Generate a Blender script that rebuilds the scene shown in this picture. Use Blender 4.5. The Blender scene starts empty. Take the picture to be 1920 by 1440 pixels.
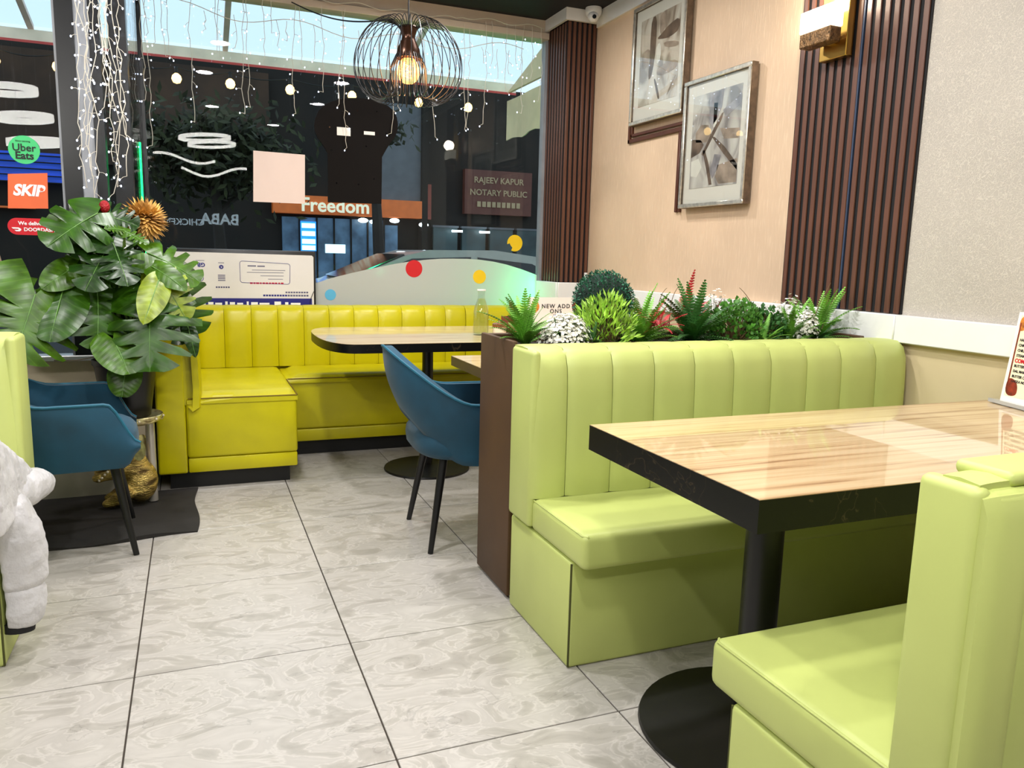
import bpy, bmesh, math, random
from mathutils import Vector, Matrix
R = math.radians
S = bpy.context.scene
C = S.collection
random.seed(7)

# ------------------------------------------------------------------ camera
cam_d = bpy.data.cameras.new('camera')
cam_d.sensor_width = 36.0
cam_d.lens = 27.585
cam_d.clip_start = 0.05
cam = bpy.data.objects.new('camera', cam_d)
C.objects.link(cam)
cam.matrix_world = Matrix(((0.927886, 0.0363, -0.371093, 0.19500),
                           (-0.372006, 0.157605, -0.914753, -1.66502),
                           (0.025281, 0.986835, 0.159744, 1.18346),
                           (0, 0, 0, 1)))
S.camera = cam

# ------------------------------------------------------------------ sky, lamps, exposure
W = bpy.data.worlds.new('dusk_sky')
S.world = W
W.use_nodes = True
bg = W.node_tree.nodes['Background']
bg.inputs[0].default_value = (0.60, 0.79, 0.92, 1)
bg.inputs[1].default_value = 1.45
CEIL = 2.79
def ceiling_lamp(x, y, power, size=0.14, col=(1.0, 0.975, 0.955)):
    l = bpy.data.lights.new('ceiling_downlight', 'AREA')
    l.shape = 'DISK'; l.size = size; l.energy = power; l.color = col
    o = bpy.data.objects.new('ceiling_downlight', l)
    o.location = (x, y, CEIL - 0.03)
    C.objects.link(o)
for x, y, p in ((0.45, -0.9, 20), (1.50, -0.15, 18), (0.35, 0.9, 24), (1.55, 1.05, 25), (0.45, 2.05, 19), (1.75, 2.45, 20),
                (-1.1, 0.2, 22), (-0.9, 1.7, 16), (1.2, -1.9, 21), (-0.6, -2.4, 24)):
    ceiling_lamp(x, y, p)
V = S.view_settings
S.display_settings.display_device = 'sRGB'
V.view_transform = 'Standard'
V.look = 'None'
V.exposure = 0.0
V.gamma = 1.0
V.use_curve_mapping = False

S.cycles.max_bounces = 8
S.cycles.diffuse_bounces = 4
S.cycles.glossy_bounces = 4
S.cycles.transparent_max_bounces = 16
S.cycles.caustics_reflective = False
S.cycles.caustics_refractive = False

# ------------------------------------------------------------------ materials
def lin(c):
    return tuple(((v / 255) / 12.92 if v / 255 <= 0.04045 else ((v / 255 + 0.055) / 1.055) ** 2.4) for v in c[:3]) + (1.0,)
def shade(c, k):
    return tuple(min(255, v * k) for v in c)
MATS = {}
def mat(name, col, rough=0.5, metal=0.0, var=0.06, vs=6.0, bump=0.0, bs=60.0, coat=0.0, emit=0.0, ecol=None, spec=0.5, stretch=None, trans=0.0, sheen=0.0, coat_rough=0.03):
    m = bpy.data.materials.new(name); m.use_nodes = True
    nt = m.node_tree; N = nt.nodes; L = nt.links
    b = N['Principled BSDF']
    b.inputs['Roughness'].default_value = rough
    b.inputs['Metallic'].default_value = metal
    b.inputs['Specular IOR Level'].default_value = spec
    b.inputs['Coat Weight'].default_value = coat
    b.inputs['Coat Roughness'].default_value = coat_rough
    b.inputs['Transmission Weight'].default_value = trans
    b.inputs['Sheen Weight'].default_value = sheen
    tc = N.new('ShaderNodeTexCoord'); mp = N.new('ShaderNodeMapping')
    L.new(tc.outputs['Object'], mp.inputs[0])
    if stretch: mp.inputs['Scale'].default_value = stretch
    nz = N.new('ShaderNodeTexNoise'); nz.inputs['Scale'].default_value = vs; nz.inputs['Detail'].default_value = 4
    L.new(mp.outputs[0], nz.inputs['Vector'])
    rp = N.new('ShaderNodeValToRGB')
    rp.color_ramp.elements[0].position = 0.3; rp.color_ramp.elements[1].position = 0.7
    rp.color_ramp.elements[0].color = lin(shade(col, 1 - var)); rp.color_ramp.elements[1].color = lin(shade(col, 1 + var))
    L.new(nz.outputs[0], rp.inputs[0]); L.new(rp.outputs[0], b.inputs['Base Color'])
    if bump:
        n2 = N.new('ShaderNodeTexNoise'); n2.inputs['Scale'].default_value = bs; n2.inputs['Detail'].default_value = 3
        L.new(mp.outputs[0], n2.inputs['Vector'])
        bp = N.new('ShaderNodeBump'); bp.inputs['Strength'].default_value = bump; bp.inputs['Distance'].default_value = 0.01
        L.new(n2.outputs[0], bp.inputs['Height']); L.new(bp.outputs[0], b.inputs['Normal'])
    if emit:
        b.inputs['Emission Color'].default_value = lin(ecol or col)
        b.inputs['Emission Strength'].default_value = emit
    MATS[name] = m
    return m

def nodes_of(m):
    return m.node_tree.nodes, m.node_tree.links, m.node_tree.nodes['Principled BSDF']

mat('lime', (190, 200, 116), 0.45, var=0.03, vs=3, bump=0.05, bs=14)
mat('yellow', (200, 190, 4), 0.36, var=0.04, vs=4, bump=0.12, bs=9)
mat('seam', (70, 72, 25), 0.7)
mat('yellow_seam', (120, 96, 8), 0.7)
mat('toe_black', (10, 10, 11), 0.5)
mat('teal', (5, 62, 84), 0.75, var=0.16, vs=5, sheen=0.12)
mat('teal_pipe', (22, 96, 120), 0.6)
mat('black_metal', (14, 14, 15), 0.38, var=0.15)
mat('black_base', (13, 12, 11), 0.42, var=0.2, vs=20)
mat('planter_brown', (82, 56, 30), 0.6, var=0.05)
mat('soil', (30, 24, 18), 0.95)
mat('white_trim', (238, 238, 236), 0.3, var=0.01)
mat('cream_header', (206, 190, 170), 0.5, var=0.02)
mat('wall_tan', (205, 188, 150), 0.7, var=0.03, vs=2)
mat('wall_beige_low', (205, 190, 165), 0.7, var=0.03, vs=3)
mat('baseboard_grey', (176, 170, 156), 0.5, var=0.04)
mat('ceiling_black', (22, 19, 20), 0.8)
mat('dark_wall', (70, 64, 58), 0.8)
mat('slat_brown', (94, 59, 44), 0.42, var=0.12, vs=7, stretch=(8, 8, 0.6))
mat('slat_back', (16, 14, 16), 0.8)
mat('slat_blue', (42, 58, 84), 0.6)
mat('frame_black', (10, 10, 12), 0.3)
mat('frame_grey', (150, 152, 156), 0.4)
mat('alu', (205, 205, 205), 0.35, 0.6)
mat('brass', (196, 160, 84), 0.28, 1.0, var=0.05)
mat('bronze_block', (120, 92, 62), 0.4, 0.7, var=0.35, vs=60, bump=0.8, bs=120)
mat('crystal_lit', (255, 250, 232), 0.3, emit=2.6, ecol=(255, 246, 222), bump=0.8, bs=90)
mat('silver_frame', (226, 220, 206), 0.3, 0.8, var=0.1, vs=40)
mat('frame_side', (96, 78, 62), 0.5, var=0.2, vs=30)
mat('moulding', (82, 46, 32), 0.4, var=0.1)
mat('mat_board', (232, 222, 212), 0.5, var=0.01)
mat('paper', (246, 243, 236), 0.6, var=0.01)
mat('paper_pink', (236, 214, 204), 0.6, var=0.01)
mat('ink', (26, 26, 30), 0.6)
mat('ink_blue', (22, 22, 120), 0.5)
mat('ink_grey', (90, 88, 120), 0.6)
mat('ink_red', (200, 20, 40), 0.5)
mat('ink_white', (250, 250, 248), 0.5, var=0.01)
mat('food_orange', (222, 120, 40), 0.6, var=0.35, vs=60)
mat('food_brown', (120, 40, 22), 0.5, var=0.35, vs=50)
mat('menu_cream', (250, 240, 205), 0.5, var=0.01)
mat('sticker_green', (70, 200, 120), 0.5, var=0.02)
mat('sticker_orange', (238, 108, 58), 0.5, var=0.02)
mat('sticker_red', (214, 20, 36), 0.5, var=0.02)
mat('dot_red', (205, 22, 30), 0.5, var=0.02)
mat('dot_blue', (92, 182, 224), 0.5, var=0.02)
mat('dot_yellow', (250, 208, 28), 0.5, var=0.02)
mat('bread_board', (19, 16, 15), 0.8, var=0.04, spec=0.15)
mat('tv_black', (24, 23, 24), 0.3)
mat('tv_film', (226, 222, 220), 0.35, var=0.01)
mat('pot_black', (14, 14, 15), 0.4, var=0.2)
mat('gold', (186, 148, 84), 0.34, 0.85, var=0.5, vs=16, bump=0.9, bs=70, stretch=(1, 1, 3))
mat('gold_light', (214, 190, 140), 0.3, 0.8, var=0.3, vs=30)
mat('silver_post', (200, 194, 184), 0.3, 0.6)
mat('pearl', (236, 226, 200), 0.25)
mat('rubber_mat', (34, 31, 29), 0.85, var=0.12, bump=0.25, bs=8)
mat('leaf', (70, 112, 6), 0.42, var=0.25, vs=9, spec=0.28)
mat('leaf_mid', (50, 94, 8), 0.42, var=0.28, vs=9, spec=0.28)
mat('leaf_dark', (32, 70, 8), 0.40, var=0.3, vs=9, spec=0.28)
mat('leaf_yellow', (150, 164, 30), 0.36, var=0.3, vs=12)
mat('petiole', (98, 130, 52), 0.5)
mat('vein', (96, 140, 60), 0.4)
mat('root', (150, 130, 108), 0.8)
mat('petal_orange', (222, 150, 78), 0.6, var=0.35, vs=18)
mat('berry_red', (168, 16, 26), 0.4, bump=0.8, bs=160)
mat('fern', (104, 158, 54), 0.5, var=0.3, vs=14)
mat('fern_dark', (50, 98, 40), 0.5, var=0.3, vs=14)
mat('bamboo_leaf', (150, 190, 70), 0.5, var=0.35, vs=16)
mat('box_leaf', (72, 122, 44), 0.5, var=0.4, vs=20)
mat('topiary_green', (36, 92, 66), 0.5, var=0.4, vs=30)
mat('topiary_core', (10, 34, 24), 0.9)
mat('white_flower', (250, 248, 238), 0.6, var=0.02)
mat('red_fern', (204, 44, 58), 0.5, var=0.3, vs=18)
mat('twig', (110, 86, 52), 0.7)
mat('puffer', (204, 202, 204), 0.42, var=0.03, vs=9, bump=0.7, bs=30, sheen=0.2)
mat('cuff_black', (16, 15, 18), 0.8)
mat('wire_black', (18, 15, 14), 0.4)
mat('lamp_copper', (70, 44, 30), 0.25, 0.7)
mat('filament', (255, 170, 70), 0.5, emit=22, ecol=(255, 160, 60))
mat('cord_white', (214, 206, 190), 0.6)
mat('cord_black', (14, 14, 14), 0.6)
mat('led', (255, 255, 255), 0.4, emit=7, ecol=(214, 226, 255))
mat('warm_bulb', (255, 225, 160), 0.4, emit=5, ecol=(255, 200, 112))
mat('led_ring', (255, 255, 255), 0.4, emit=30, ecol=(255, 252, 244), var=0.2, vs=60)
mat('green_led', (40, 255, 120), 0.4, emit=9, ecol=(20, 230, 110))
mat('cctv_white', (236, 236, 236), 0.3, var=0.01)
mat('lens_black', (10, 10, 12), 0.1)
mat('candle_white', (246, 232, 208), 0.5)
mat('copper_lid', (178, 112, 78), 0.3, 0.7)
mat('caddy_red', (120, 44, 30), 0.5, var=0.2)
mat('stick_wood', (150, 104, 62), 0.6)
mat('asphalt', (34, 34, 36), 0.9)
mat('facade_dark', (24, 17, 9), 0.85, var=0.3, vs=1.5)
mat('facade_brown', (58, 40, 26), 0.85, var=0.2, vs=2)
mat('fascia_orange', (200, 100, 36), 0.5, emit=0.15, ecol=(226, 112, 40))
mat('sign_letter', (220, 220, 190), 0.5, emit=0.5, ecol=(236, 240, 214))
mat('shop_glow', (70, 92, 110), 0.4, emit=0.22, ecol=(70, 110, 150), var=0.5, vs=2.5)
mat('screen_blue', (40, 130, 220), 0.4, emit=1.2, ecol=(40, 140, 235))
mat('screen_white', (200, 235, 245), 0.4, emit=1.6, ecol=(196, 236, 250))
mat('lamp_cool', (230, 250, 255), 0.4, emit=9, ecol=(220, 246, 255))
mat('deep_blue_lit', (20, 50, 160), 0.4, emit=0.4, ecol=(24, 84, 214), var=0.4, vs=3, stretch=(0.6, 1, 6))
mat('bark', (40, 34, 30), 0.9)
mat('foliage_night', (34, 38, 16), 0.9, var=0.5, vs=4)
mat('car_paint', (150, 142, 138), 0.35, coat=0.4)
mat('car_glass', (12, 13, 15), 0.1)
mat('awning_cream', (232, 206, 160), 0.7, var=0.03)
mat('canopy_beam', (240, 220, 196), 0.6)
mat('canopy_red', (200, 70, 64), 0.5)
mat('canopy_rafter', (236, 214, 206), 0.6)
mat('panel_grey', (92, 94, 98), 0.8, emit=0.05, ecol=(100, 106, 112))
mat('sign_maroon', (86, 48, 38), 0.7, emit=0.08, ecol=(110, 62, 48))
mat('sign_letter_dim', (150, 132, 100), 0.6, emit=0.12, ecol=(160, 140, 108))
mat('shop_dim', (40, 56, 58), 0.4, emit=0.05, ecol=(70, 100, 100), var=0.4, vs=2)
mat('sign_glow', (200, 215, 220), 0.4, emit=16, ecol=(190, 212, 224))
mat('acrylic', (240, 244, 246), 0.08, trans=0.5)
mat('sign_plate', (40, 36, 36), 0.6)
mat('sign_plate_red', (150, 70, 52), 0.6)
mat('glass_white', (240, 244, 240), 0.1)
mat('lemon_water', (196, 200, 96), 0.15, trans=0.6, var=0.1)

# floor tile: pale grey stone with swirling veins, each tile shifted by its own random value
m = mat('floor_tile', (204, 199, 190), 0.30, var=0.03)
N, L, b = nodes_of(m)
oi = N.new('ShaderNodeObjectInfo'); tc = N.new('ShaderNodeTexCoord')
mul = N.new('ShaderNodeVectorMath'); mul.operation = 'SCALE'; mul.inputs[0].default_value = (37, 53, 11)
L.new(oi.outputs['Random'], mul.inputs['Scale'])
ad = N.new('ShaderNodeVectorMath'); L.new(tc.outputs['Object'], ad.inputs[0]); L.new(mul.outputs[0], ad.inputs[1])
mp = N.new('ShaderNodeMapping'); mp.inputs['Rotation'].default_value = (0, 0, 0.5); mp.inputs['Scale'].default_value = (1.1, 1.9, 1)
L.new(ad.outputs[0], mp.inputs[0])
n1 = N.new('ShaderNodeTexNoise'); n1.inputs['Scale'].default_value = 4.6; n1.inputs['Detail'].default_value = 10; n1.inputs['Distortion'].default_value = 2.2
L.new(mp.outputs[0], n1.inputs['Vector'])
r1 = N.new('ShaderNodeValToRGB'); e = r1.color_ramp.elements
e[0].position = 0.30; e[0].color = lin((158, 153, 145)); e[1].position = 0.70; e[1].color = lin((188, 183, 176))
for p_, c_ in ((0.46, (174, 169, 161)), (0.495, (192, 187, 180)), (0.53, (177, 172, 165)), (0.60, (182, 177, 170))):
    k = e.new(p_); k.color = lin(c_)
L.new(n1.outputs[0], r1.inputs[0])
n2 = N.new('ShaderNodeTexNoise'); n2.inputs['Scale'].default_value = 2.4; n2.inputs['Detail'].default_value = 10; n2.inputs['Distortion'].default_value = 2.6
L.new(mp.outputs[0], n2.inputs['Vector'])
r2 = N.new('ShaderNodeValToRGB'); e = r2.color_ramp.elements
e[0].position = 0.0; e[0].color = (1, 1, 1, 1); e[1].position = 1.0; e[1].color = (1, 1, 1, 1)
for p_, v_ in ((0.365, 1.0), (0.38, 0.74), (0.395, 1.0), (0.655, 1.0), (0.665, 0.82), (0.675, 1.0)):
    k = e.new(p_); k.color = (v_, v_, v_, 1)
L.new(n2.outputs[0], r2.inputs[0])
mx = N.new('ShaderNodeMix'); mx.data_type = 'RGBA'; mx.blend_type = 'MULTIPLY'; mx.inputs['Factor'].default_value = 0.8
L.new(r1.outputs[0], mx.inputs['A']); L.new(r2.outputs[0], mx.inputs['B']); L.new(mx.outputs['Result'], b.inputs['Base Color'])
mat('grout', (58, 50, 42), 0.9)

def leaf_material(name, col, pale, rough):
    m = mat(name, col, rough, spec=0.4)
    N, L, b = nodes_of(m)
    tc = N.new('ShaderNodeTexCoord'); sx = N.new('ShaderNodeSeparateXYZ'); L.new(tc.outputs['Object'], sx.inputs[0])
    ab = N.new('ShaderNodeMath'); ab.operation = 'ABSOLUTE'; L.new(sx.outputs[0], ab.inputs[0])
    k = N.new('ShaderNodeMath'); k.operation = 'MULTIPLY_ADD'; k.inputs[1].default_value = -.55; L.new(ab.outputs[0], k.inputs[0]); L.new(sx.outputs[1], k.inputs[2])
    f = N.new('ShaderNodeMath'); f.operation = 'MULTIPLY'; f.inputs[1].default_value = 7.0; L.new(k.outputs[0], f.inputs[0])
    fr = N.new('ShaderNodeMath'); fr.operation = 'PINGPONG'; fr.inputs[1].default_value = .5; L.new(f.outputs[0], fr.inputs[0])
    rg = N.new('ShaderNodeMapRange'); rg.inputs[1].default_value = 0; rg.inputs[2].default_value = .10; rg.inputs[3].default_value = .22; rg.inputs[4].default_value = 0
    L.new(fr.outputs[0], rg.inputs[0])
    nz = N.new('ShaderNodeTexNoise'); nz.inputs['Scale'].default_value = 3.2; L.new(tc.outputs['Object'], nz.inputs['Vector'])
    rp = N.new('ShaderNodeValToRGB'); rp.color_ramp.elements[0].position = .35; rp.color_ramp.elements[1].position = .68
    rp.color_ramp.elements[0].color = lin(shade(col, .70)); rp.color_ramp.elements[1].color = lin(shade(col, 1.10))
    L.new(nz.outputs[0], rp.inputs[0])
    mx = N.new('ShaderNodeMix'); mx.data_type = 'RGBA'; L.new(rg.outputs[0], mx.inputs['Factor']); L.new(rp.outputs[0], mx.inputs['A']); mx.inputs['B'].default_value = lin(pale)
    L.new(mx.outputs['Result'], b.inputs['Base Color'])
    bp = N.new('ShaderNodeBump'); bp.inputs['Strength'].default_value = .10; bp.inputs['Distance'].default_value = .01
    L.new(fr.outputs[0], bp.inputs['Height']); L.new(bp.outputs[0], b.inputs['Normal'])
leaf_material('leaf', (66, 106, 6), (104, 138, 30), .34)
leaf_material('leaf_mid', (46, 86, 6), (84, 120, 26), .32)
leaf_material('leaf_dark', (30, 64, 8), (62, 100, 24), .30)
leaf_material('leaf_yellow', (136, 156, 22), (176, 184, 60), .36)

# table laminate: pale zebra-wood streaks under a glossy coat
m = mat('wood_top', (226, 190, 138), 0.35, coat=0.8, coat_rough=0.02)
N, L, b = nodes_of(m)
tc = N.new('ShaderNodeTexCoord'); mp = N.new('ShaderNodeMapping'); mp.inputs['Scale'].default_value = (1.1, 26, 1)
L.new(tc.outputs['Object'], mp.inputs[0])
n1 = N.new('ShaderNodeTexNoise'); n1.inputs['Scale'].default_value = 1.6; n1.inputs['Detail'].default_value = 6; n1.inputs['Distortion'].default_value = 0.4
L.new(mp.outputs[0], n1.inputs['Vector'])
r1 = N.new('ShaderNodeValToRGB'); e = r1.color_ramp.elements
e[0].position = 0.33; e[0].color = lin((158, 118, 78)); e[1].position = 0.74; e[1].color = lin((224, 198, 156))
for p_, c_ in ((0.42, (202, 168, 124)), (0.52, (213, 183, 139)), (0.60, (218, 190, 148))):
    k = e.new(p_); k.color = lin(c_)
L.new(n1.outputs[0], r1.inputs[0]); L.new(r1.outputs[0], b.inputs['Base Color'])
# black marble table edge with thin gold veins
m = mat('edge_black', (8, 8, 8), 0.35, spec=0.3)
N, L, b = nodes_of(m)
tc = N.new('ShaderNodeTexCoord')
n1 = N.new('ShaderNodeTexNoise'); n1.inputs['Scale'].default_value = 5; n1.inputs['Detail'].default_value = 3; n1.inputs['Distortion'].default_value = 1.2
L.new(tc.outputs['Object'], n1.inputs['Vector'])
r1 = N.new('ShaderNodeValToRGB'); e = r1.color_ramp.elements
e[0].position = 0; e[0].color = lin((8, 8, 8)); e[1].position = 1; e[1].color = lin((8, 8, 8))
for p_, c_ in ((0.566, (8, 8, 8)), (0.571, (60, 50, 36)), (0.576, (8, 8, 8))):
    k = e.new(p_); k.color = lin(c_)
L.new(n1.outputs[0], r1.inputs[0]); L.new(r1.outputs[0], b.inputs['Base Color'])

# wallpaper: vertical woven streaks on the warm part, tangled pale threads on the grey part
def wallpaper(name, base, fleck, kind):
    m = mat(name, base, 0.6)
    N, L, b = nodes_of(m)
    tc = N.new('ShaderNodeTexCoord'); mp = N.new('ShaderNodeMapping'); L.new(tc.outputs['Object'], mp.inputs[0])
    big = N.new('ShaderNodeTexNoise'); big.inputs['Scale'].default_value = 1.6; big.inputs['Detail'].default_value = 3
    L.new(tc.outputs['Object'], big.inputs['Vector'])
    rb = N.new('ShaderNodeValToRGB'); rb.color_ramp.elements[0].position = .3; rb.color_ramp.elements[1].position = .7
    rb.color_ramp.elements[0].color = lin(shade(base, .94)); rb.color_ramp.elements[1].color = lin(shade(base, 1.04))
    L.new(big.outputs[0], rb.inputs[0])
    mx = N.new('ShaderNodeMix'); mx.data_type = 'RGBA'
    L.new(rb.outputs[0], mx.inputs['A']); mx.inputs['B'].default_value = lin(fleck)
    if kind == 'streak':
        mp.inputs['Scale'].default_value = (70, 70, 7)
        n = N.new('ShaderNodeTexNoise'); n.inputs['Scale'].default_value = 1.6; n.inputs['Detail'].default_value = 4
        L.new(mp.outputs[0], n.inputs['Vector'])
        r = N.new('ShaderNodeMapRange'); r.inputs[1].default_value = .5; r.inputs[2].default_value = .72; r.inputs[4].default_value = .55
        L.new(n.outputs[0], r.inputs[0]); h = r.outputs[0]
    else:
        d = N.new('ShaderNodeTexNoise'); d.inputs['Scale'].default_value = 26; d.inputs['Detail'].default_value = 2
        L.new(tc.outputs['Object'], d.inputs['Vector'])
        av = N.new('ShaderNodeVectorMath'); av.operation = 'MULTIPLY_ADD'; av.inputs[1].default_value = (.10, .10, .10)
        L.new(d.outputs['Color'], av.inputs[0]); L.new(tc.outputs['Object'], av.inputs[2])
        v = N.new('ShaderNodeTexVoronoi'); v.feature = 'DISTANCE_TO_EDGE'; v.inputs['Scale'].default_value = 62
        L.new(av.outputs[0], v.inputs['Vector'])
        r = N.new('ShaderNodeMapRange'); r.inputs[1].default_value = .0; r.inputs[2].default_value = .09; r.inputs[3].default_value = .55; r.inputs[4].default_value = 0
        L.new(v.outputs['Distance'], r.inputs[0]); h = r.outputs[0]
    L.new(h, mx.inputs['Factor']); L.new(mx.outputs['Result'], b.inputs['Base Color'])
    bp = N.new('ShaderNodeBump'); bp.inputs['Strength'].default_value = 0.3; bp.inputs['Distance'].default_value = 0.004
    L.new(h, bp.inputs['Height']); L.new(bp.outputs[0], b.inputs['Normal'])
wallpaper('paper_warm', (214, 186, 156), (228, 203, 173), 'streak')
wallpaper('paper_grey', (180, 172, 162), (222, 214, 200), 'thread')

# framed prints: soft abstract washes of beige and grey with dark strokes
def art(name, cols, seed):
    m = mat(name, cols[0], 0.25, coat=0.5)
    N, L, b = nodes_of(m)
    tc = N.new('ShaderNodeTexCoord'); mp = N.new('ShaderNodeMapping'); L.new(tc.outputs['Object'], mp.inputs[0])
    mp.inputs['Location'].default_value = (0, seed, seed * 1.7); mp.inputs['Scale'].default_value = (1, 1.9, 1.0)
    n1 = N.new('ShaderNodeTexNoise'); n1.inputs['Scale'].default_value = 3.4; n1.inputs['Detail'].default_value = 2; n1.inputs['Distortion'].default_value = 1.2
    L.new(mp.outputs[0], n1.inputs['Vector'])
    r1 = N.new('ShaderNodeValToRGB'); e = r1.color_ramp.elements; r1.color_ramp.interpolation = 'EASE'
    e[0].position = 0.34; e[0].color = lin(cols[2]); e[1].position = 0.66; e[1].color = lin(cols[0])
    for p_, c_ in ((0.42, cols[3]), (0.47, cols[1]), (0.53, cols[4])):
        k = e.new(p_); k.color = lin(c_)
    L.new(n1.outputs[0], r1.inputs[0])
    L.new(r1.outputs[0], b.inputs['Base Color'])
art('print_a', ((228, 216, 204), (206, 190, 176), (158, 138, 124), (184, 166, 150), (218, 202, 188)), 3.1)
art('print_b', ((224, 216, 210), (198, 188, 182), (146, 136, 134), (176, 166, 162), (212, 203, 195)), 8.4)

def see_through(name, col, base_refl, grazing, rough=0.0, body=0.0, body_col=(1, 1, 1, 1)):
    m = bpy.data.materials.new(name); m.use_nodes = True
    N = m.node_tree.nodes; L = m.node_tree.links
    N.remove(N['Principled BSDF']); out = N['Material Output']
    tr = N.new('ShaderNodeBsdfTransparent'); tr.inputs[0].default_value = col
    gl = N.new('ShaderNodeBsdfGlossy'); gl.inputs['Roughness'].default_value = rough
    lw = N.new('ShaderNodeLayerWeight'); lw.inputs['Blend'].default_value = 0.5
    pw = N.new('ShaderNodeMath'); pw.operation = 'POWER'; pw.inputs[1].default_value = 4.0
    L.new(lw.outputs['Facing'], pw.inputs[0])
    ma = N.new('ShaderNodeMath'); ma.operation = 'MULTIPLY_ADD'; ma.inputs[1].default_value = grazing; ma.inputs[2].default_value = base_refl
    L.new(pw.outputs[0], ma.inputs[0])
    mx = N.new('ShaderNodeMixShader'); L.new(ma.outputs[0], mx.inputs[0]); L.new(tr.outputs[0], mx.inputs[1]); L.new(gl.outputs[0], mx.inputs[2])
    last = mx
    if body:
        df = N.new('ShaderNodeBsdfDiffuse'); df.inputs[0].default_value = body_col
        tl = N.new('ShaderNodeBsdfTranslucent'); tl.inputs[0].default_value = body_col
        a = N.new('ShaderNodeMixShader'); a.inputs[0].default_value = 0.45; L.new(df.outputs[0], a.inputs[1]); L.new(tl.outputs[0], a.inputs[2])
        mx2 = N.new('ShaderNodeMixShader'); mx2.inputs[0].default_value = body; L.new(mx.outputs[0], mx2.inputs[1]); L.new(a.outputs[0], mx2.inputs[2])
        last = mx2
    L.new(last.outputs[0], out.inputs['Surface'])
    MATS[name] = m
see_through('window_glass', (0.96, 0.97, 0.97, 1), 0.015, 0.4)
see_through('clear_glass', (0.95, 0.97, 0.96, 1), 0.05, 0.6)
see_through('bulb_glass', (1.0, 0.80, 0.62, 1), 0.05, 0.5, body=0.22, body_col=(1, .62, .34, 1))
see_through('frost_film', (0.9, 0.9, 0.88, 1), 0.0, 0.05, 0.5, body=0.80, body_col=(0.80, 0.785, 0.74, 1))
see_through('canopy_sheet', (0.92, 0.97, 1.0, 1), 0.0, 0.05, 0.3, body=0.12, body_col=(0.8, 0.86, 0.9, 1))
see_through('lemon_clear', (0.95, 0.95, 0.72, 1), 0.03, 0.4, body=0.12, body_col=(.85, .85, .35, 1))

for k_ in ('led', 'filament', 'sign_letter', 'sign_letter_dim', 'sign_glow', 'shop_glow', 'shop_dim', 'screen_blue', 'screen_white', 'lamp_cool', 'deep_blue_lit', 'fascia_orange', 'panel_grey', 'sign_maroon', 'warm_bulb', 'green_led'):
    MATS[k_].cycles.emission_sampling = 'NONE'   # tiny or far emitters: no direct light sampling needed

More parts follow.
